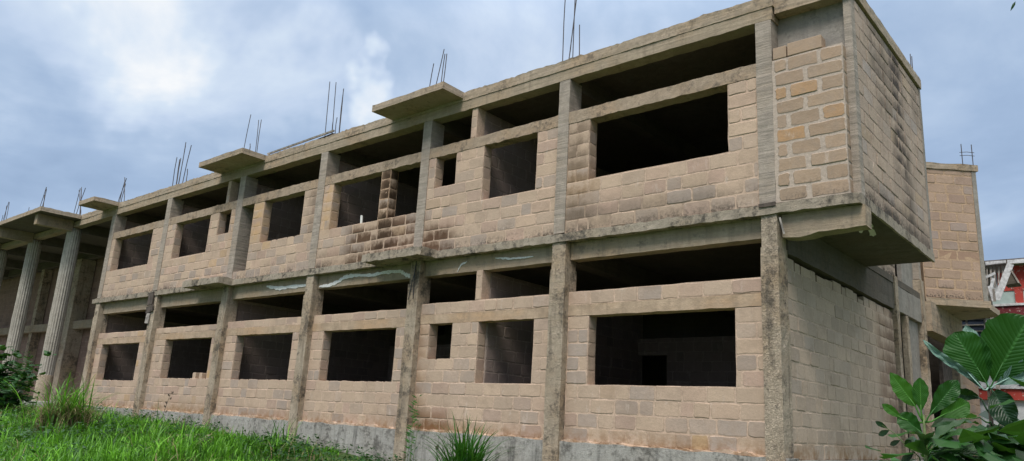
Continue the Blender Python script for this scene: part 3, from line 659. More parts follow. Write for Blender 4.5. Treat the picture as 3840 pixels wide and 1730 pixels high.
# rubble heap in the grass
mb = MB()
for k in range(22):
    x = -12.4 + RND.gauss(0, .35); y = -1.5 + RND.gauss(0, .3); z = gz(x, y) + .04 + RND.random() * .12; s = RND.uniform(.03, .085)
    q0 = len(mb.v)
    import itertools
    pts = [Vector((RND.uniform(-1, 1), RND.uniform(-1, 1), RND.uniform(-.8, .8))).normalized() * s * RND.uniform(.8, 1.2) for _ in range(12)]
    import bmesh
    bm = bmesh.new(); vv = [bm.verts.new(p + Vector((x, y, z))) for p in pts]; r_ = bmesh.ops.convex_hull(bm, input=vv)
    bm.verts.ensure_lookup_table(); bm.verts.index_update()
    mp = {}
    for f in bm.faces:
        idx = []
        for v in f.verts:
            if v.index not in mp: mp[v.index] = mb.vert(v.co)
            idx.append(mp[v.index])
        mb.face(idx)
    bm.free()
o = thing('rubble', mb, M_STONE, 'small heap of broken block rubble half hidden in the grass', 'rubble'); o['kind'] = 'stuff'

# ------------------------------------------------------------------ leaves
def leaf_mat(name, c1, c2, under=None, gloss=.35, trans=.35, veins=0.0, vary=True):
    m, t = mat(name)
    at = t.node('ShaderNodeAttribute', attribute_name='blk'); sc = t.node('ShaderNodeSeparateColor', {0: at.outputs['Color']})
    co = t.node('ShaderNodeTexCoord'); n = t.noise(co.outputs['Object'], 9, 4)
    c = t.mix(t.math('ADD', sc.outputs[0], t.math('MULTIPLY', t.math('SUBTRACT', n, .5), .5), clamp=True), c1, c2)
    bump = None
    if veins:
        uv = t.node('ShaderNodeSeparateXYZ', {0: co.outputs['UV']}); av = t.math('ABSOLUTE', t.math('SUBTRACT', uv.outputs[1], .5))
        f = t.math('SUBTRACT', uv.outputs[0], t.math('MULTIPLY', av, .45)); wv = t.math('SINE', t.math('MULTIPLY', f, 95.0)); wv = t.math('POWER', t.math('ADD', t.math('MULTIPLY', wv, .5), .5), 2.0)
        mid = t.mr(av, .012, .035, 1, 0)
        c = t.mix(t.math('MAXIMUM', t.math('MULTIPLY', t.mr(wv, .75, 1.0), .07), t.math('MULTIPLY', mid, .45)), c, tuple(min(1, q * 2.2 + .03) for q in c2))
        bump = t.math('ADD', t.math('MULTIPLY', wv, -1.0), t.math('MULTIPLY', n, .8))
    if under is not None:
        g = t.node('ShaderNodeNewGeometry'); c = t.mix(g.outputs['Backfacing'], c, under)
    b = t.node('ShaderNodeBsdfPrincipled', {'Base Color': c, 'Roughness': gloss, 'Specular IOR Level': .3})
    if bump is not None:
        bn = t.node('ShaderNodeBump', {'Strength': .8, 'Distance': veins, 'Height': bump}); t.put(b, 'Normal', bn.outputs[0])
    tr = t.node('ShaderNodeBsdfTranslucent', {'Color': t.mix(.35, c, (.16, .42, .03))})
    mx = t.node('ShaderNodeMixShader', {0: trans, 1: b.outputs[0], 2: tr.outputs[0]})
    t.node('ShaderNodeOutputMaterial', {0: mx.outputs[0]})
    return m
M_BIGLEAF = leaf_mat('broad_leaf', (.008, .045, .006), (.016, .080, .008), under=(.10, .16, .12), gloss=.42, trans=.12, veins=.0025)
M_PALELEAF = leaf_mat('pale_leaf_underside', (.13, .23, .18), (.20, .31, .26), gloss=.5, trans=.08, veins=.004)
M_BRIGHT = leaf_mat('young_paddle_leaf', (.018, .085, .008), (.040, .14, .012), gloss=.45, trans=.22, veins=.002)
M_DARKLEAF = leaf_mat('dark_glossy_leaf', (.005, .018, .007), (.010, .038, .012), under=(.025, .05, .03), gloss=.36, trans=.1, veins=.002)
M_SHRUB = leaf_mat('shrub_leaf', (.008, .038, .009), (.022, .085, .016), gloss=.45, trans=.15)
M_UNDER = leaf_mat('undergrowth_leaf', (.006, .030, .006), (.022, .095, .014), gloss=.42, trans=.18)
M_GRASS = leaf_mat('grass_blade', (.014, .065, .008), (.17, .43, .03), gloss=.5, trans=.3)
M_GRASSDK = leaf_mat('tall_grass_blade', (.010, .055, .008), (.035, .15, .014), gloss=.45, trans=.25)
M_DRY = leaf_mat('dry_grass_blade', (.16, .12, .07), (.30, .24, .13), gloss=.8, trans=.2)
M_STEM = flat('green_stem', (.10, .14, .05), .7, .3, 15); M_BARK = flat('brown_stem', (.09, .07, .05), .9, .4, 15)

def leaf(name, base, tip, w, m, parent, face=None, sag=.05, fold=.25, ruffle=.02, twist=0.0, bias=.55, power=.8, nu=18, nv=10, petiole=None):
    base, tip = Vector(base), Vector(tip); d = tip - base; L = d.length; d.normalize()
    face = Vector(face) if face is not None else Vector((3.25, -10, .4)) - base
    s = d.cross(face).normalized(); n = s.cross(d).normalized()
    mb = MB(); mb.uv = []; tone = RND.random(); ph = RND.random() * 9; ids = []
    for i in range(nu + 1):
        u = i / nu; q = u ** (math.log(.5) / math.log(bias)); prof = max(0, math.sin(math.pi * q)) ** power; prof = max(prof, .015)
        row = []
        a = twist * u; s2 = s * math.cos(a) + n * math.sin(a); n2 = -s * math.sin(a) + n * math.cos(a)
        for j in range(nv + 1):
            v = 2 * j / nv - 1
            hw = w / 2 * prof * (1 + .05 * math.sin(u * 31 + ph + (3 if v > 0 else 0)))
            p = base + d * (L * u) + s2 * (v * hw * math.cos(fold)) + n2 * (abs(v) * hw * math.sin(fold)) - Vector((0, 0, 1)) * (sag * math.sin(math.pi * u * .5) ** 2) + n2 * (-sag * .6 * (2 * u - 1) ** 2)
            p += n2 * (ruffle * abs(v) ** 1.5 * math.sin(u * 26 + ph + v * 2)) + d * (abs(v) * hw * .22)
            row.append(mb.vert(p, (tone, 0, 0))); mb.uv.append((u, (v + 1) / 2))
        ids.append(row)
    for i in range(nu):
        for j in range(nv): mb.face((ids[i][j], ids[i][j + 1], ids[i + 1][j + 1], ids[i + 1][j]))
    if petiole is not None:
        k = len(mb.v); tube(mb, [petiole, (Vector(petiole) + base) / 2 - Vector((0, 0, .01)), base, base + d * L * .3 - n * .004], [.007, .006, .005, .003], 5, c=(1, 0, 0)); mb.uv += [(.1, .5)] * (len(mb.v) - k)
    o = mb.build(name, m, parent, True); return o

# tall broad-leaved plant close to the camera on the right
PL = root('broad_leaved_plant', 'tall plant with huge ribbed dark leaves before the red house, rightmost plant', 'plant', (2.27, -3.65, gz(2.27, -3.65)))
st = (2.27, -3.65, .68)
mb = MB(); tube(mb, [(2.25, -3.62, gz(2.25, -3.62) - .05), (2.29, -3.64, -.5), (2.26, -3.66, .1), st], [.026, .023, .018, .012], 8); part('stem', mb, M_BARK, PL, smooth=True)
leaf('leaf', (2.30, -3.65, .72), (2.56, -3.70, 1.20), .42, M_BIGLEAF, PL, sag=.03, fold=.18, ruffle=.008, power=.62, bias=.58, petiole=st)
leaf('leaf', (2.26, -3.66, .71), (2.10, -3.74, 1.10), .29, M_BIGLEAF, PL, sag=.03, fold=.22, ruffle=.009, power=.62, bias=.55, petiole=st)
leaf('leaf', (2.25, -3.74, .66), (1.925, -3.90, 1.13), .085, M_PALELEAF, PL, sag=.13, fold=.85, ruffle=.03, power=.45, bias=.5, petiole=st)
leaf('leaf', (2.25, -3.60, .80), (2.15, -3.60, 1.16), .13, M_PALELEAF, PL, sag=.02, fold=.3, ruffle=.01, petiole=st)
leaf('leaf', (2.31, -3.65, .70), (2.66, -3.62, .90), .17, M_PALELEAF, PL, sag=.03, fold=.3, ruffle=.012, petiole=st)
leaf('leaf', (2.28, -3.68, .68), (2.42, -3.80, .50), .20, M_DARKLEAF, PL, sag=.08, fold=.5, ruffle=.02, petiole=st)
leaf('leaf', (2.22, -3.66, .60), (2.02, -3.75, .70), .13, M_DARKLEAF, PL, sag=.06, fold=.7, ruffle=.02, petiole=(2.26, -3.65, .5))
for k in range(52):
    a = RND.uniform(0, 2 * math.pi); z0 = RND.uniform(-.6, .45); r0 = RND.uniform(.03, .10); L = RND.uniform(.30, .50)
    b = Vector((2.27 + r0 * math.cos(a), -3.65 + r0 * math.sin(a) * .7, z0 + .04)); el = RND.uniform(-.35, .25)
    tp = b + Vector((math.cos(a) * L * 1.0, math.sin(a) * L * .75, L * el))
    leaf('leaf', b, tp, RND.uniform(.12, .20), RND.choice((M_DARKLEAF, M_BIGLEAF, M_UNDER)), PL, face=(0.15 * math.cos(a), -.3, 1), sag=RND.uniform(.05, .14), fold=RND.uniform(.2, .6), ruffle=.012, petiole=(2.27, -3.65, z0))
# smaller bright plant just in front, to its left
PS = root('young_leafy_plant', 'bright green young plant with upright paddle leaves left of the tall broad-leaved one', 'plant', (2.0, -4.4, gz(2.0, -4.4)))
mb = MB(); tube(mb, [(2.0, -4.4, gz(2.0, -4.4) - .05), (2.01, -4.4, -.4), (2.0, -4.4, .1), (2.0, -4.4, .45)], [.016, .015, .013, .008], 8); part('stem', mb, M_STEM, PS, smooth=True)
sp = (2.0, -4.4, .40)
leaf('leaf', (1.96, -4.41, .50), (1.83, -4.46, .73), .12, M_BRIGHT, PS, sag=.01, fold=.25, ruffle=.006, petiole=sp, bias=.42)
leaf('leaf', (1.99, -4.41, .47), (2.0, -4.42, .69), .10, M_BRIGHT, PS, sag=0, fold=.2, ruffle=.004, petiole=sp)
leaf('leaf', (2.03, -4.40, .44), (2.21, -4.36, .69), .13, M_BIGLEAF, PS, sag=.01, fold=.3, ruffle=.01, petiole=sp, bias=.6)
leaf('leaf', (2.09, -4.38, .44), (2.26, -4.35, .55), .14, M_BRIGHT, PS, sag=.01, fold=.2, ruffle=.005, petiole=sp)
leaf('leaf', (1.99, -4.42, .33), (1.86, -4.44, .46), .13, M_BIGLEAF, PS, sag=.01, fold=.3, ruffle=.006, petiole=(2.0, -4.4, .30))
leaf('leaf', (1.88, -4.44, .42), (1.77, -4.47, .51), .06, M_BRIGHT, PS, sag=.0, fold=.3, ruffle=.004, petiole=sp)
for k in range(46):
    a = RND.uniform(-1.9, 1.9); z0 = RND.uniform(-.7, .30); L = RND.uniform(.20, .40)
    b = Vector((2.0 + .03 * math.cos(a), -4.4 + .03 * math.sin(a), z0 + .03)); tp = b + Vector((math.cos(a) * L, math.sin(a) * L * .8, L * RND.uniform(-.2, .6)))
    leaf('leaf', b, tp, RND.uniform(.08, .14), RND.choice((M_DARKLEAF, M_BIGLEAF, M_BIGLEAF, M_BRIGHT)), PS, face=(.1, -.4, 1), sag=RND.uniform(.02, .07), fold=RND.uniform(.2, .5), ruffle=.006, nu=10, nv=6, petiole=(2.0, -4.4, z0))
# thin sprig with small leaves reaching left
SG = root('leafy_sprig', 'thin low sprig with small dark leaves reaching left from the young plant', 'plant', (2.0, -4.35, gz(2, -4.35)))
mb = MB(); tube(mb, [(2.02, -4.3, gz(2.02, -4.3)), (2.0, -4.38, -.2), (1.96, -4.41, .18), (1.89, -4.43, .25), (1.83, -4.44, .32), (1.76, -4.46, .37)], [.008, .007, .005, .004, .003, .002], 5); part('stem', mb, M_STEM, SG)
for b, tp, wv in (((1.79, -4.45, .35), (1.72, -4.47, .40), .035), ((1.80, -4.45, .34), (1.735, -4.47, .31), .04), ((1.86, -4.44, .28), (1.80, -4.46, .25), .035), ((1.88, -4.43, .25), (1.93, -4.46, .29), .04), ((1.93, -4.42, .2), (1.86, -4.45, .15), .045), ((1.96, -4.41, .15), (1.89, -4.44, .08), .05)):
    leaf('leaf', b, tp, wv, M_DARKLEAF, SG, sag=.005, fold=.3, ruffle=.002, nu=8, nv=4)
# undergrowth mass behind them
def scatter_leaves(mb, n, cen, ext, size, down=.2):
    for _ in range(n):
        p = Vector([c + RND.gauss(0, 1) * e * .5 for c, e in zip(cen, ext)]); a = RND.uniform(0, 2 * math.pi); s = size * RND.uniform(.6, 1.4)
        d = Vector((math.cos(a), math.sin(a), RND.uniform(-.7, .5))).normalized(); sd_ = d.cross(Vector((RND.uniform(-.4, .4), RND.uniform(-.4, .4), 1))).normalized(); tone = RND.random(); nn_ = d.cross(sd_)
        q = [p, p + d * s * .3 + sd_ * s * .26 + nn_ * s * .05, p + d * s * .7 + sd_ * s * .2 + nn_ * s * .04, p + d * s - nn_ * s * .06, p + d * s * .7 - sd_ * s * .2 + nn_ * s * .04, p + d * s * .3 - sd_ * s * .26 + nn_ * s * .05, p + d * s * .5]
        i = [mb.vert(v, (tone, 0, 0)) for v in q]
        for k in range(6): mb.face((i[6], i[k], i[(k + 1) % 6]))
mb = MB()
for k in range(34):
    x = RND.uniform(1.75, 3.6); scatter_leaves(mb, 55, (x, -2.6 + RND.uniform(-.8, .8) + (x - 2) * .4, -.2 + RND.uniform(-.5, .3)), (.5, .5, .45), .15)
for k in range(46):
    x = RND.uniform(1.95, 3.0); scatter_leaves(mb, 30, (x, -3.95 + RND.uniform(-.3, .5), -.12 + RND.uniform(-.5, .30) + (x - 2) * .14), (.4, .4, .3), .22)
o = thing('undergrowth', mb, M_UNDER, 'dark tangled undergrowth at the foot of the plants on the right', 'undergrowth'); o['kind'] = 'stuff'

# overhanging tree at the upper right, trunk outside the picture
TR = root('overhanging_tree', 'tree whose leafy twig tips hang into the upper right corner of the view', 'tree', (4.6, -5.2, gz(4.6, -5.2)))
mb = MB(); tube(mb, [(4.6, -5.2, -1.4), (4.65, -5.2, .8), (4.5, -5.3, 2.4), (4.55, -5.4, 4.5)], [.13, .11, .09, .05], 9); part('trunk', mb, M_BARK, TR, smooth=True)
mb = MB(); tube(mb, [(4.5, -5.3, 2.4), (3.9, -5.6, 2.75), (3.3, -5.9, 2.62), (2.98, -6.05, 2.42)], [.05, .03, .015, .004], 6)
tube(mb, [(3.6, -5.75, 2.7), (3.2, -5.95, 2.4), (2.98, -6.05, 2.22), (2.97, -6.05, 2.1)], [.012, .008, .004, .002], 5); part('branch', mb, M_BARK, TR, smooth=True)
mb = MB()
scatter_leaves(mb, 1500, (5.3, -5.3, 4.3), (1.3, 1.3, 1.2), .13)
scatter_leaves(mb, 60, (3.9, -5.6, 2.85), (.3, .3, .2), .10)
def tipleaf(mb, b, tp, wv):
    b, tp = Vector(b), Vector(tp); d = tp - b; s = d.cross(Vector((3.25, -10, .3)) - b).normalized() * wv / 2; tone = RND.random() * .5
    n_ = s.cross(d).normalized() * .004
    i = [mb.vert(v, (tone, 0, 0)) for v in (b, b + d * .3 + s, b + d * .65 + s * .8, tp, b + d * .65 - s * .8, b + d * .3 - s, b + d * .5 + n_)]
    for k in range(6): mb.face((i[6], i[k], i[(k + 1) % 6]))
for b, tp, wv in (((2.905, -6.08, 2.345), (2.880, -6.08, 2.300), .012), ((2.975, -6.05, 2.345), (2.945, -6.06, 2.320), .014), ((2.985, -6.05, 2.335), (2.962, -6.06, 2.300), .012), ((2.975, -6.05, 2.255), (2.935, -6.06, 2.246), .012), ((2.975, -6.05, 2.245), (2.95, -6.06, 2.225), .012), ((2.975, -6.05, 2.225), (2.95, -6.06, 2.205), .011), ((2.99, -6.05, 2.29), (2.96, -6.06, 2.27), .012)):
    tipleaf(mb, b, tp, wv)
part('crown', mb, M_SHRUB, TR)

# leafy shrub on the far left in front of the porch
SB = root('leafy_shrub', 'dark green leafy shrub in front of the round columns at the far left', 'shrub', (-22.0, -2.5, gz(-22, -2.5)))
mb = MB(); ml = MB()
for k in range(11):
    a = RND.uniform(0, 2 * math.pi); rr = RND.uniform(.3, 1.5); h = 1.55 - rr * .55 + RND.uniform(-.2, .1); z0 = gz(-22, -2.5)
    tp = Vector((-22.1 + rr * math.cos(a) * 1.2, -2.5 + rr * math.sin(a) * .6, z0 + h + .15))
    if k == 0: tp = Vector((-20.2, -2.5, 1.15))
    if k == 1: tp = Vector((-22.6, -2.5, 1.45))
    b0 = Vector((-22 + RND.uniform(-.1, .1), -2.5, z0)); mid = (b0 + tp) / 2 + Vector((RND.uniform(-.1, .1), 0, .15))
    tube(mb, [b0, mid, tp], [.02, .012, .004], 5)
    for q in np.linspace(.25, 1.05, 13):
        p = b0 * (1 - q) ** 2 + mid * 2 * q * (1 - q) + tp * q * q
        scatter_leaves(ml, 7, p, (.42, .35, .26), .24)
part('stem', mb, M_BARK, SB); part('foliage', ml, M_SHRUB, SB)

# ------------------------------------------------------------------ grass
def blades(n_pts, H, Wd, lean, seg_n=4, tone=None, curl=1.0):
    """n_pts: (N,3) roots. returns verts, faces, colours as numpy ribbons that arch over and taper"""
    N = len(n_pts); az = NP.uniform(0, 2 * np.pi, N); d = np.stack([np.cos(az), np.sin(az), np.zeros(N)], 1); s = np.stack([-np.sin(az), np.cos(az), np.zeros(N)], 1)
    # turn ribbon width a random bit so that blades do not all show their flat side
    L = H; le = lean; ks = np.linspace(0, 1, seg_n + 1); V = []
    for k in ks:
        bend = le * (k ** 1.8); z = L * (k - .45 * le * curl * k ** 3); r = L * bend * .8
        c = n_pts + d * r[:, None] + np.array([0, 0, 1.0]) * z[:, None]; wv = Wd * (1 - k ** 1.6) * .5 + .0004
        V.append(c - s * wv[:, None]); V.append(c + s * wv[:, None])
    V = np.stack(V, 1).reshape(-1, 3); m = 2 * (seg_n + 1)
    base = np.arange(N)[:, None] * m; F = []
    for k in range(seg_n): F.append(base + np.array([[2 * k, 2 * k + 1, 2 * k + 3, 2 * k + 2]]))
    F = np.stack(F, 1).reshape(-1, 4); tn = NP.random(N) if tone is None else tone
    C = np.ones((N * m, 4), dtype=np.float32); C[:, 0] = np.repeat(tn, m)
    return V, F, C
def np_mesh(name, V, F, C, m, parent=None):
    me = bpy.data.meshes.new(name); me.vertices.add(len(V)); me.vertices.foreach_set('co', V.astype(np.float32).ravel())
    me.loops.add(F.size); me.loops.foreach_set('vertex_index', F.astype(np.int32).ravel()); me.polygons.add(len(F))
    me.polygons.foreach_set('loop_start', np.arange(0, F.size, 4, dtype=np.int32)); me.polygons.foreach_set('loop_total', np.full(len(F), 4, dtype=np.int32))
    me.materials.append(m); me.update(); me.validate()
    a = me.color_attributes.new('blk', 'FLOAT_COLOR', 'POINT'); a.data.foreach_set('color', C.ravel())
    o = bpy.data.objects.new(name, me); COL.objects.link(o)
    if parent is not None: o.parent = parent; o.matrix_parent_inverse = parent.matrix_world.inverted()
    return o
def fld(x, y, s, o): return np.array([mn.noise(Vector((a * s + o, b * s, o))) for a, b in zip(x, y)])
def field(n, xr, yr, dens_fn):
    x = NP.uniform(xr[0], xr[1], n); y = NP.uniform(yr[0], yr[1], n)
    # clump: pull towards random tuft centres
    k = NP.random(n) < .75; tx = np.round(x * 3.2 + NP.normal(0, .15, n)) / 3.2; ty = np.round(y * 3.2 + NP.normal(0, .15, n)) / 3.2
    hx = np.sin(tx * 127.1 + ty * 311.7) * .13; hy = np.sin(tx * 269.5 + ty * 183.3) * .13
    x = np.where(k, tx + hx + NP.normal(0, .07, n), x); y = np.where(k, ty + hy + NP.normal(0, .07, n), y)
    keep = NP.random(n) < dens_fn(x, y); return x[keep], y[keep]
def dens(x, y):
    d = np.hypot(x - 3.25, y + 10.06); f = np.clip(1.5 - d / 26, .30, 1)
    az = np.degrees(np.arctan2(-(x - 3.25), y + 10.06)); vis = ((az > 38) & (az < 80)).astype(float)
    f = f * np.where(vis > 0, 1, .12) * (d > 4.0) * (y < .0)
    # bare strip beside the plinth to the right
    f = f * np.where((x > -9.3) & (y > -1.6 - (x + 9.3) * .5), .12, 1.0)
    return f
x, y = field(130000, (-34, 3), (-11, -.02), dens)
big = fld(x, y, .45, 3.0); sm = fld(x, y, 1.7, 8.0)
z = np.array([gz(a, b) for a, b in zip(x, y)]) - .02
H = np.clip(.32 + .15 * big + .22 * sm + NP.normal(0, .07, len(x)), .08, .8); H = np.where(NP.random(len(x)) < .012, H * 1.7, H)
near_wall = np.clip((-y) / 1.2, .35, 1); H = H * near_wall; H = np.where(x > -9.5, H * .55, H)
tone = np.clip(.42 + .35 * big + .45 * sm + NP.normal(0, .32, len(x)), 0, 1)
V, F, C = blades(np.stack([x, y, z], 1), H * NP.uniform(.7, 1.35, len(x)), NP.uniform(.012, .042, len(x)), NP.uniform(.1, 1.3, len(x)), 4, tone)
o = np_mesh('grass', V, F, C, M_GRASS); o['label'] = 'bright green unmown grass covering the ground before the building'; o['category'] = 'grass'; o['kind'] = 'stuff'
nd = 2600; xd = NP.uniform(-24, -7, nd); yd = NP.uniform(-8, -.3, nd); kd = fld(xd, yd, .6, 40.0) > .12; xd, yd = xd[kd], yd[kd]
V, F, C = blades(np.stack([xd, yd, np.array([gz(a, b) for a, b in zip(xd, yd)])], 1), NP.uniform(.25, .6, len(xd)), NP.uniform(.012, .022, len(xd)), NP.uniform(.4, 1.4, len(xd)), 5)
o = np_mesh('dry_grass', V, F, C, M_DRY); o['label'] = 'straw coloured dead blades scattered through the green grass'; o['category'] = 'grass'; o['kind'] = 'stuff'
# low broad-leaved weeds mixed in, mostly on the left
mb = MB()
for k in range(800):
    xx = RND.uniform(-24, -6); yy = -RND.uniform(.2, 6.5)
    if mn.noise(Vector((xx * .5, yy * .5, 20))) < (-.15 if xx < -13 else .10): continue
    scatter_leaves(mb, 22, (xx, yy, gz(xx, yy) + .20), (.35, .35, .16), .085)
for k in range(60):
    xx = RND.uniform(-9.2, -1.0); yy = -RND.uniform(.05, .6); scatter_leaves(mb, 10, (xx, yy, gz(xx, yy) + .06), (.2, .12, .08), .04)
for k in range(40):
    xx = RND.uniform(-19, -9.3); yy = -RND.uniform(.1, .5); scatter_leaves(mb, 26, (xx, yy, gz(xx, yy) + .08), (.3, .18, .14), .05)
o = thing('ground_weeds', mb, M_SHRUB, 'low broad-leaved weeds growing among the grass', 'weeds'); o['kind'] = 'stuff'

def clump(name, label, cx, cy, n, h, r, lean, m, wd=(.012, .022), dry=0, group=None, zadd=0.0, dryh=.5):
    z0 = gz(cx, cy) + zadd; e = root(name, label, 'grass clump', (cx, cy, z0), group)
    p = np.stack([cx + NP.normal(0, r, n), cy + NP.normal(0, r, n), np.full(n, z0 - .03)], 1)
    V, F, C = blades(p, h * NP.uniform(.55, 1.15, n), NP.uniform(wd[0], wd[1], n), NP.uniform(lean[0], lean[1], n), 7, None, 1.0)
    np_mesh('blades', V, F, C, m, e)
    if dry:
        p = np.stack([cx + NP.normal(0, r, dry), cy + NP.normal(0, r, dry), np.full(dry, z0 - .03)], 1)
        V, F, C = blades(p, h * dryh * NP.uniform(.6, 1.2, dry), NP.uniform(wd[0] * .8, wd[1] * .8, dry), NP.uniform(.2, 1.15, dry), 7, None, 1.2); np_mesh('dry_blades', V, F, C, M_DRY, e)
    return e
clump('grass_clump', 'big arching grass clump with brown dry stems at the left of the lawn', -16.0, -3.0, 170, 1.75, .22, (.3, 1.3), M_GRASS, (.022, .042), dry=620, dryh=.60)
clump('grass_clump', 'dark green spiky grass clump against the pale plinth near the middle', -5.15, -1.2, 210, 1.35, .12, (.15, 1.1), M_GRASSDK, (.028, .050))
clump('grass_clump', 'few tall blades rising above the lawn between two columns', -10.5, -1.0, 30, .85, .12, (.15, .9), M_GRASS, (.02, .032))
clump('grass_clump', 'bright grass tuft leaning on the plinth right of the big dry clump', -14.9, -2.0, 120, .62, .22, (.2, 1.0), M_GRASS, (.018, .03))
clump('grass_clump', 'small weedy tuft at the foot of the second full column', -4.0, -.35, 26, .45, .07, (.2, 1.0), M_GRASSDK, (.010, .018))
# weed climbing beside a column
WD = root('climbing_weed', 'thin leafy weed growing up the plinth beside the mould-stained column', 'weed', (-7.7, -.05, gz(-7.7, -.1)))
mb = MB(); ml = MB()
for k in range(5):
    x0 = -7.72 + k * .05; t_ = Vector((x0 + RND.uniform(-.15, .2), .0, .25 + RND.uniform(-.2, .45))); b0 = Vector((x0, -.08, -.85)); tube(mb, [b0, (b0 + t_) / 2 + Vector((RND.uniform(-.05, .05), -.02, 0)), t_], [.007, .005, .003], 4)
    for q in np.linspace(.35, 1, 8):
        p = b0.lerp(t_, q); a = RND.choice((0, math.pi)) + RND.uniform(-.5, .5); d = Vector((math.cos(a), -.3, RND.uniform(.1, .6))).normalized() * .15; s_ = d.cross(Vector((.2, -1, .2))).normalized() * .013; tn = (.4 + RND.random() * .6, 0, 0)
        i = [ml.vert(v, tn) for v in (p, p + d * .4 + s_, p + d, p + d * .4 - s_)]; ml.face(i)
part('stem', mb, M_STEM, WD); part('foliage', ml, M_GRASSDK, WD)
# dead seed stalk
DS = root('dead_stalk', 'thin leafless brown seed stalk in front of a low wall panel on the left', 'weed', (-16.6, -.5, gz(-16.6, -.5)))
mb = MB(); tube(mb, [(-16.6, -.5, -.4), (-16.48, -.5, .1), (-16.28, -.5, .52)], [.009, .006, .003], 5)
for q in (.35, .5, .62, .75, .85, .93):
    p = Vector((-16.58, -.5, -.3)).lerp(Vector((-16.28, -.5, .52)), q); a = RND.choice((-1, 1)); e_ = p + Vector((a * .10, 0, .05)); tube(mb, [p, e_], .003, 4)
    for k in range(4): u = p.lerp(e_, .4 + k * .2); tube(mb, [u, u + Vector((.02 * a, 0, -.035))], .008, 4)
part('stem', mb, M_BARK, DS)

# ------------------------------------------------------------------ red house behind on the right
RH = root('red_house', 'old red and white painted house behind the rear wing, with louvre windows', 'house', (1, 14, -1.2))
def rh(name, m, *a, **k): return box(name, m, *a, parent=RH, **k)
wl = rh('wall', M_WHITE, -1.6, 6, 14.1, 14.4, -1.3, 5.12, step=.6)
rh('roof_fascia', M_WHITEWOOD, -.2, 6.2, 13.72, 13.80, 5.10, 5.20, step=.5, amp=.003)
mb = MB(); rbox(mb, -.6, 6.3, 13.75, 18.5, 5.2, 5.24, step=1, amp=.003); part('roof', mb, M_TIN, RH)
rh('painted_band', M_RED, .0, 6, 14.04, 14.11, 4.42, 5.10, step=.3, amp=.004)
rh('painted_band', M_MAROON, -1.6, 6, 13.90, 14.11, 3.70, 3.98, step=.3, amp=.004)
rh('window_sill', M_WHITEWOOD, -1.6, 6, 13.86, 14.10, 3.99, 4.05, step=.4, amp=.003)
rh('painted_band', M_MINT, -1.6, 6, 14.06, 14.12, 4.06, 4.42, step=.4, amp=.002)
rh('pilaster', M_RED, .37, .55, 13.98, 14.10, 4.06, 4.44, amp=.003); rh('pilaster', M_RED, 1.3, 1.5, 13.98, 14.10, 4.06, 4.44, amp=.003)
for x0 in (-1.25, -.82, -.26, .35, .9):
    fr = rh('window', M_WHITEWOOD, x0, x0 + .46, 14.02, 14.12, 2.95, 3.68, step=.3, amp=.001)
    for z0 in (3.05, 3.22, 3.39, 3.56):
        mb = MB(); rbox(mb, x0 + .03, x0 + .41, 13.985, 14.0, z0 - .03, z0 + .10, step=.3, amp=0, ax=lambda p, z0=z0: Vector((p.x, p.y - (z0 + .1 - p.z) * .35, p.z))); part('louvre', mb, M_GLASS, fr)
        mb = MB(); rbox(mb, x0 + .02, x0 + .42, 13.93, 13.96, z0 - .055, z0 - .032, step=.3, amp=0); part('louvre_frame', mb, M_WOOD, fr)
rh('pilaster', M_WHITE, -.36, -.27, 13.95, 14.10, 2.6, 3.69, amp=.003)
rh('painted_band', M_RED, -1.6, 6, 13.98, 14.11, 1.52, 1.80, step=.3, amp=.004)
rh('window_sill', M_WHITEWOOD, -1.6, 6, 13.92, 14.10, 1.81, 1.87, step=.4, amp=.002)
for x0 in (.25, 1.2): rh('window', M_GLASS, x0, x0 + .6, 14.0, 14.12, 1.88, 2.5, step=.3, amp=0)
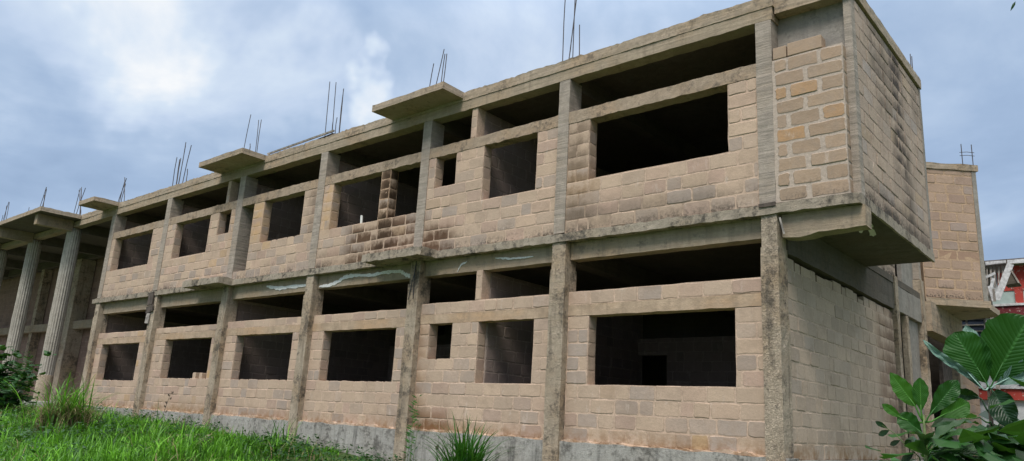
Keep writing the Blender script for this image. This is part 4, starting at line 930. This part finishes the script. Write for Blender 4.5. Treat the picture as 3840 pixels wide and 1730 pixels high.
# broken porch roof in front of the house
BR = root('broken_lean_to_roof', 'collapsing grey lean-to roof with a slanting white barge board beside the rear wing', 'roof', (.3, 12, 3.9))
def bp(name, a, b, w_, t_, m, side=Vector((0, -1, 0))):
    a, b = Vector(a), Vector(b); d = (b - a); L = d.length; d.normalize(); s = d.cross(side).normalized(); n = s.cross(d)
    mb = MB(); rbox(mb, 0, L, -w_ / 2, w_ / 2, -t_ / 2, t_ / 2, step=.15, amp=.004, ax=lambda p: a + d * p.x + s * p.y + n * p.z); part(name, mb, m, BR)
bp('barge_board', (.215, 12, 3.86), (.585, 12, 4.74), .15, .03, M_WHITEWOOD)
mb = MB(); rbox(mb, 0, 1.0, 0, 1.1, 0, .02, step=.2, amp=.006, ax=lambda p: Vector((-.35 + p.x * .86 + .0 * p.y, 12.05 + p.y, 4.74 + p.z + .03 * p.x))); part('roof_sheet', mb, M_TIN, BR)
for k, (xa, xb) in enumerate(((.02, .06), (.10, .14), (.18, .22), (.27, .31), (.36, .40), (.44, .48))):
    bp('rafter', (xa, 12.12 + .02 * k, 4.0 + k * .10), (xb, 12.12 + .02 * k, 4.74), .035, .03, M_WOOD)
bp('broken_board', (.17, 11.9, 3.82), (.10, 11.9, 4.20), .08, .02, M_WHITEWOOD); bp('broken_board', (.19, 11.88, 3.80), (.19, 11.88, 4.12), .05, .02, M_WOOD); bp('broken_board', (.11, 11.95, 4.1), (.20, 11.95, 4.40), .07, .02, M_WHITEWOOD); bp('broken_board', (.02, 11.95, 4.43), (.25, 11.95, 4.53), .06, .02, M_WHITEWOOD)
mb = MB()
tri = [(.60, 12.0, 4.55), (.72, 12.0, 4.25), (.42, 12.0, 4.23)]
a_ = [mb.vert(p) for p in tri]; b_ = [mb.vert((p[0], p[1] + .5, p[2])) for p in tri]; mb.face(a_); mb.face(b_[::-1])
for k in range(3): mb.face((a_[k], b_[k], b_[(k + 1) % 3], a_[(k + 1) % 3]))
part('gable_end', mb, M_SHADECON, BR); bp('gable_trim', (.59, 11.98, 4.58), (.72, 11.98, 4.25), .035, .03, M_WOOD)
bp('post', (.50, 12.05, 4.7), (.505, 12.05, 4.87), .025, .025, M_DARKWOOD)
bp('post', (-.05, 12.6, -1.2), (.0, 12.6, 4.74), .08, .08, M_WOOD)
# block steps behind the plants
SP = root('block_steps', 'rough block steps behind the plants at the lower right', 'steps', (1.4, 7, -1.2))
for k in range(7):
    mb = MB(); z0 = -1.3 + k * .24
    for j in range(5): solid(mb, Vector((.1 + j * .44 + (k % 2) * .1, 6.4 + k * .32, z0)), .42, .4, .235 if k else .3, Xp, Ym)
    part('step', mb, M_GSIDE, SP)
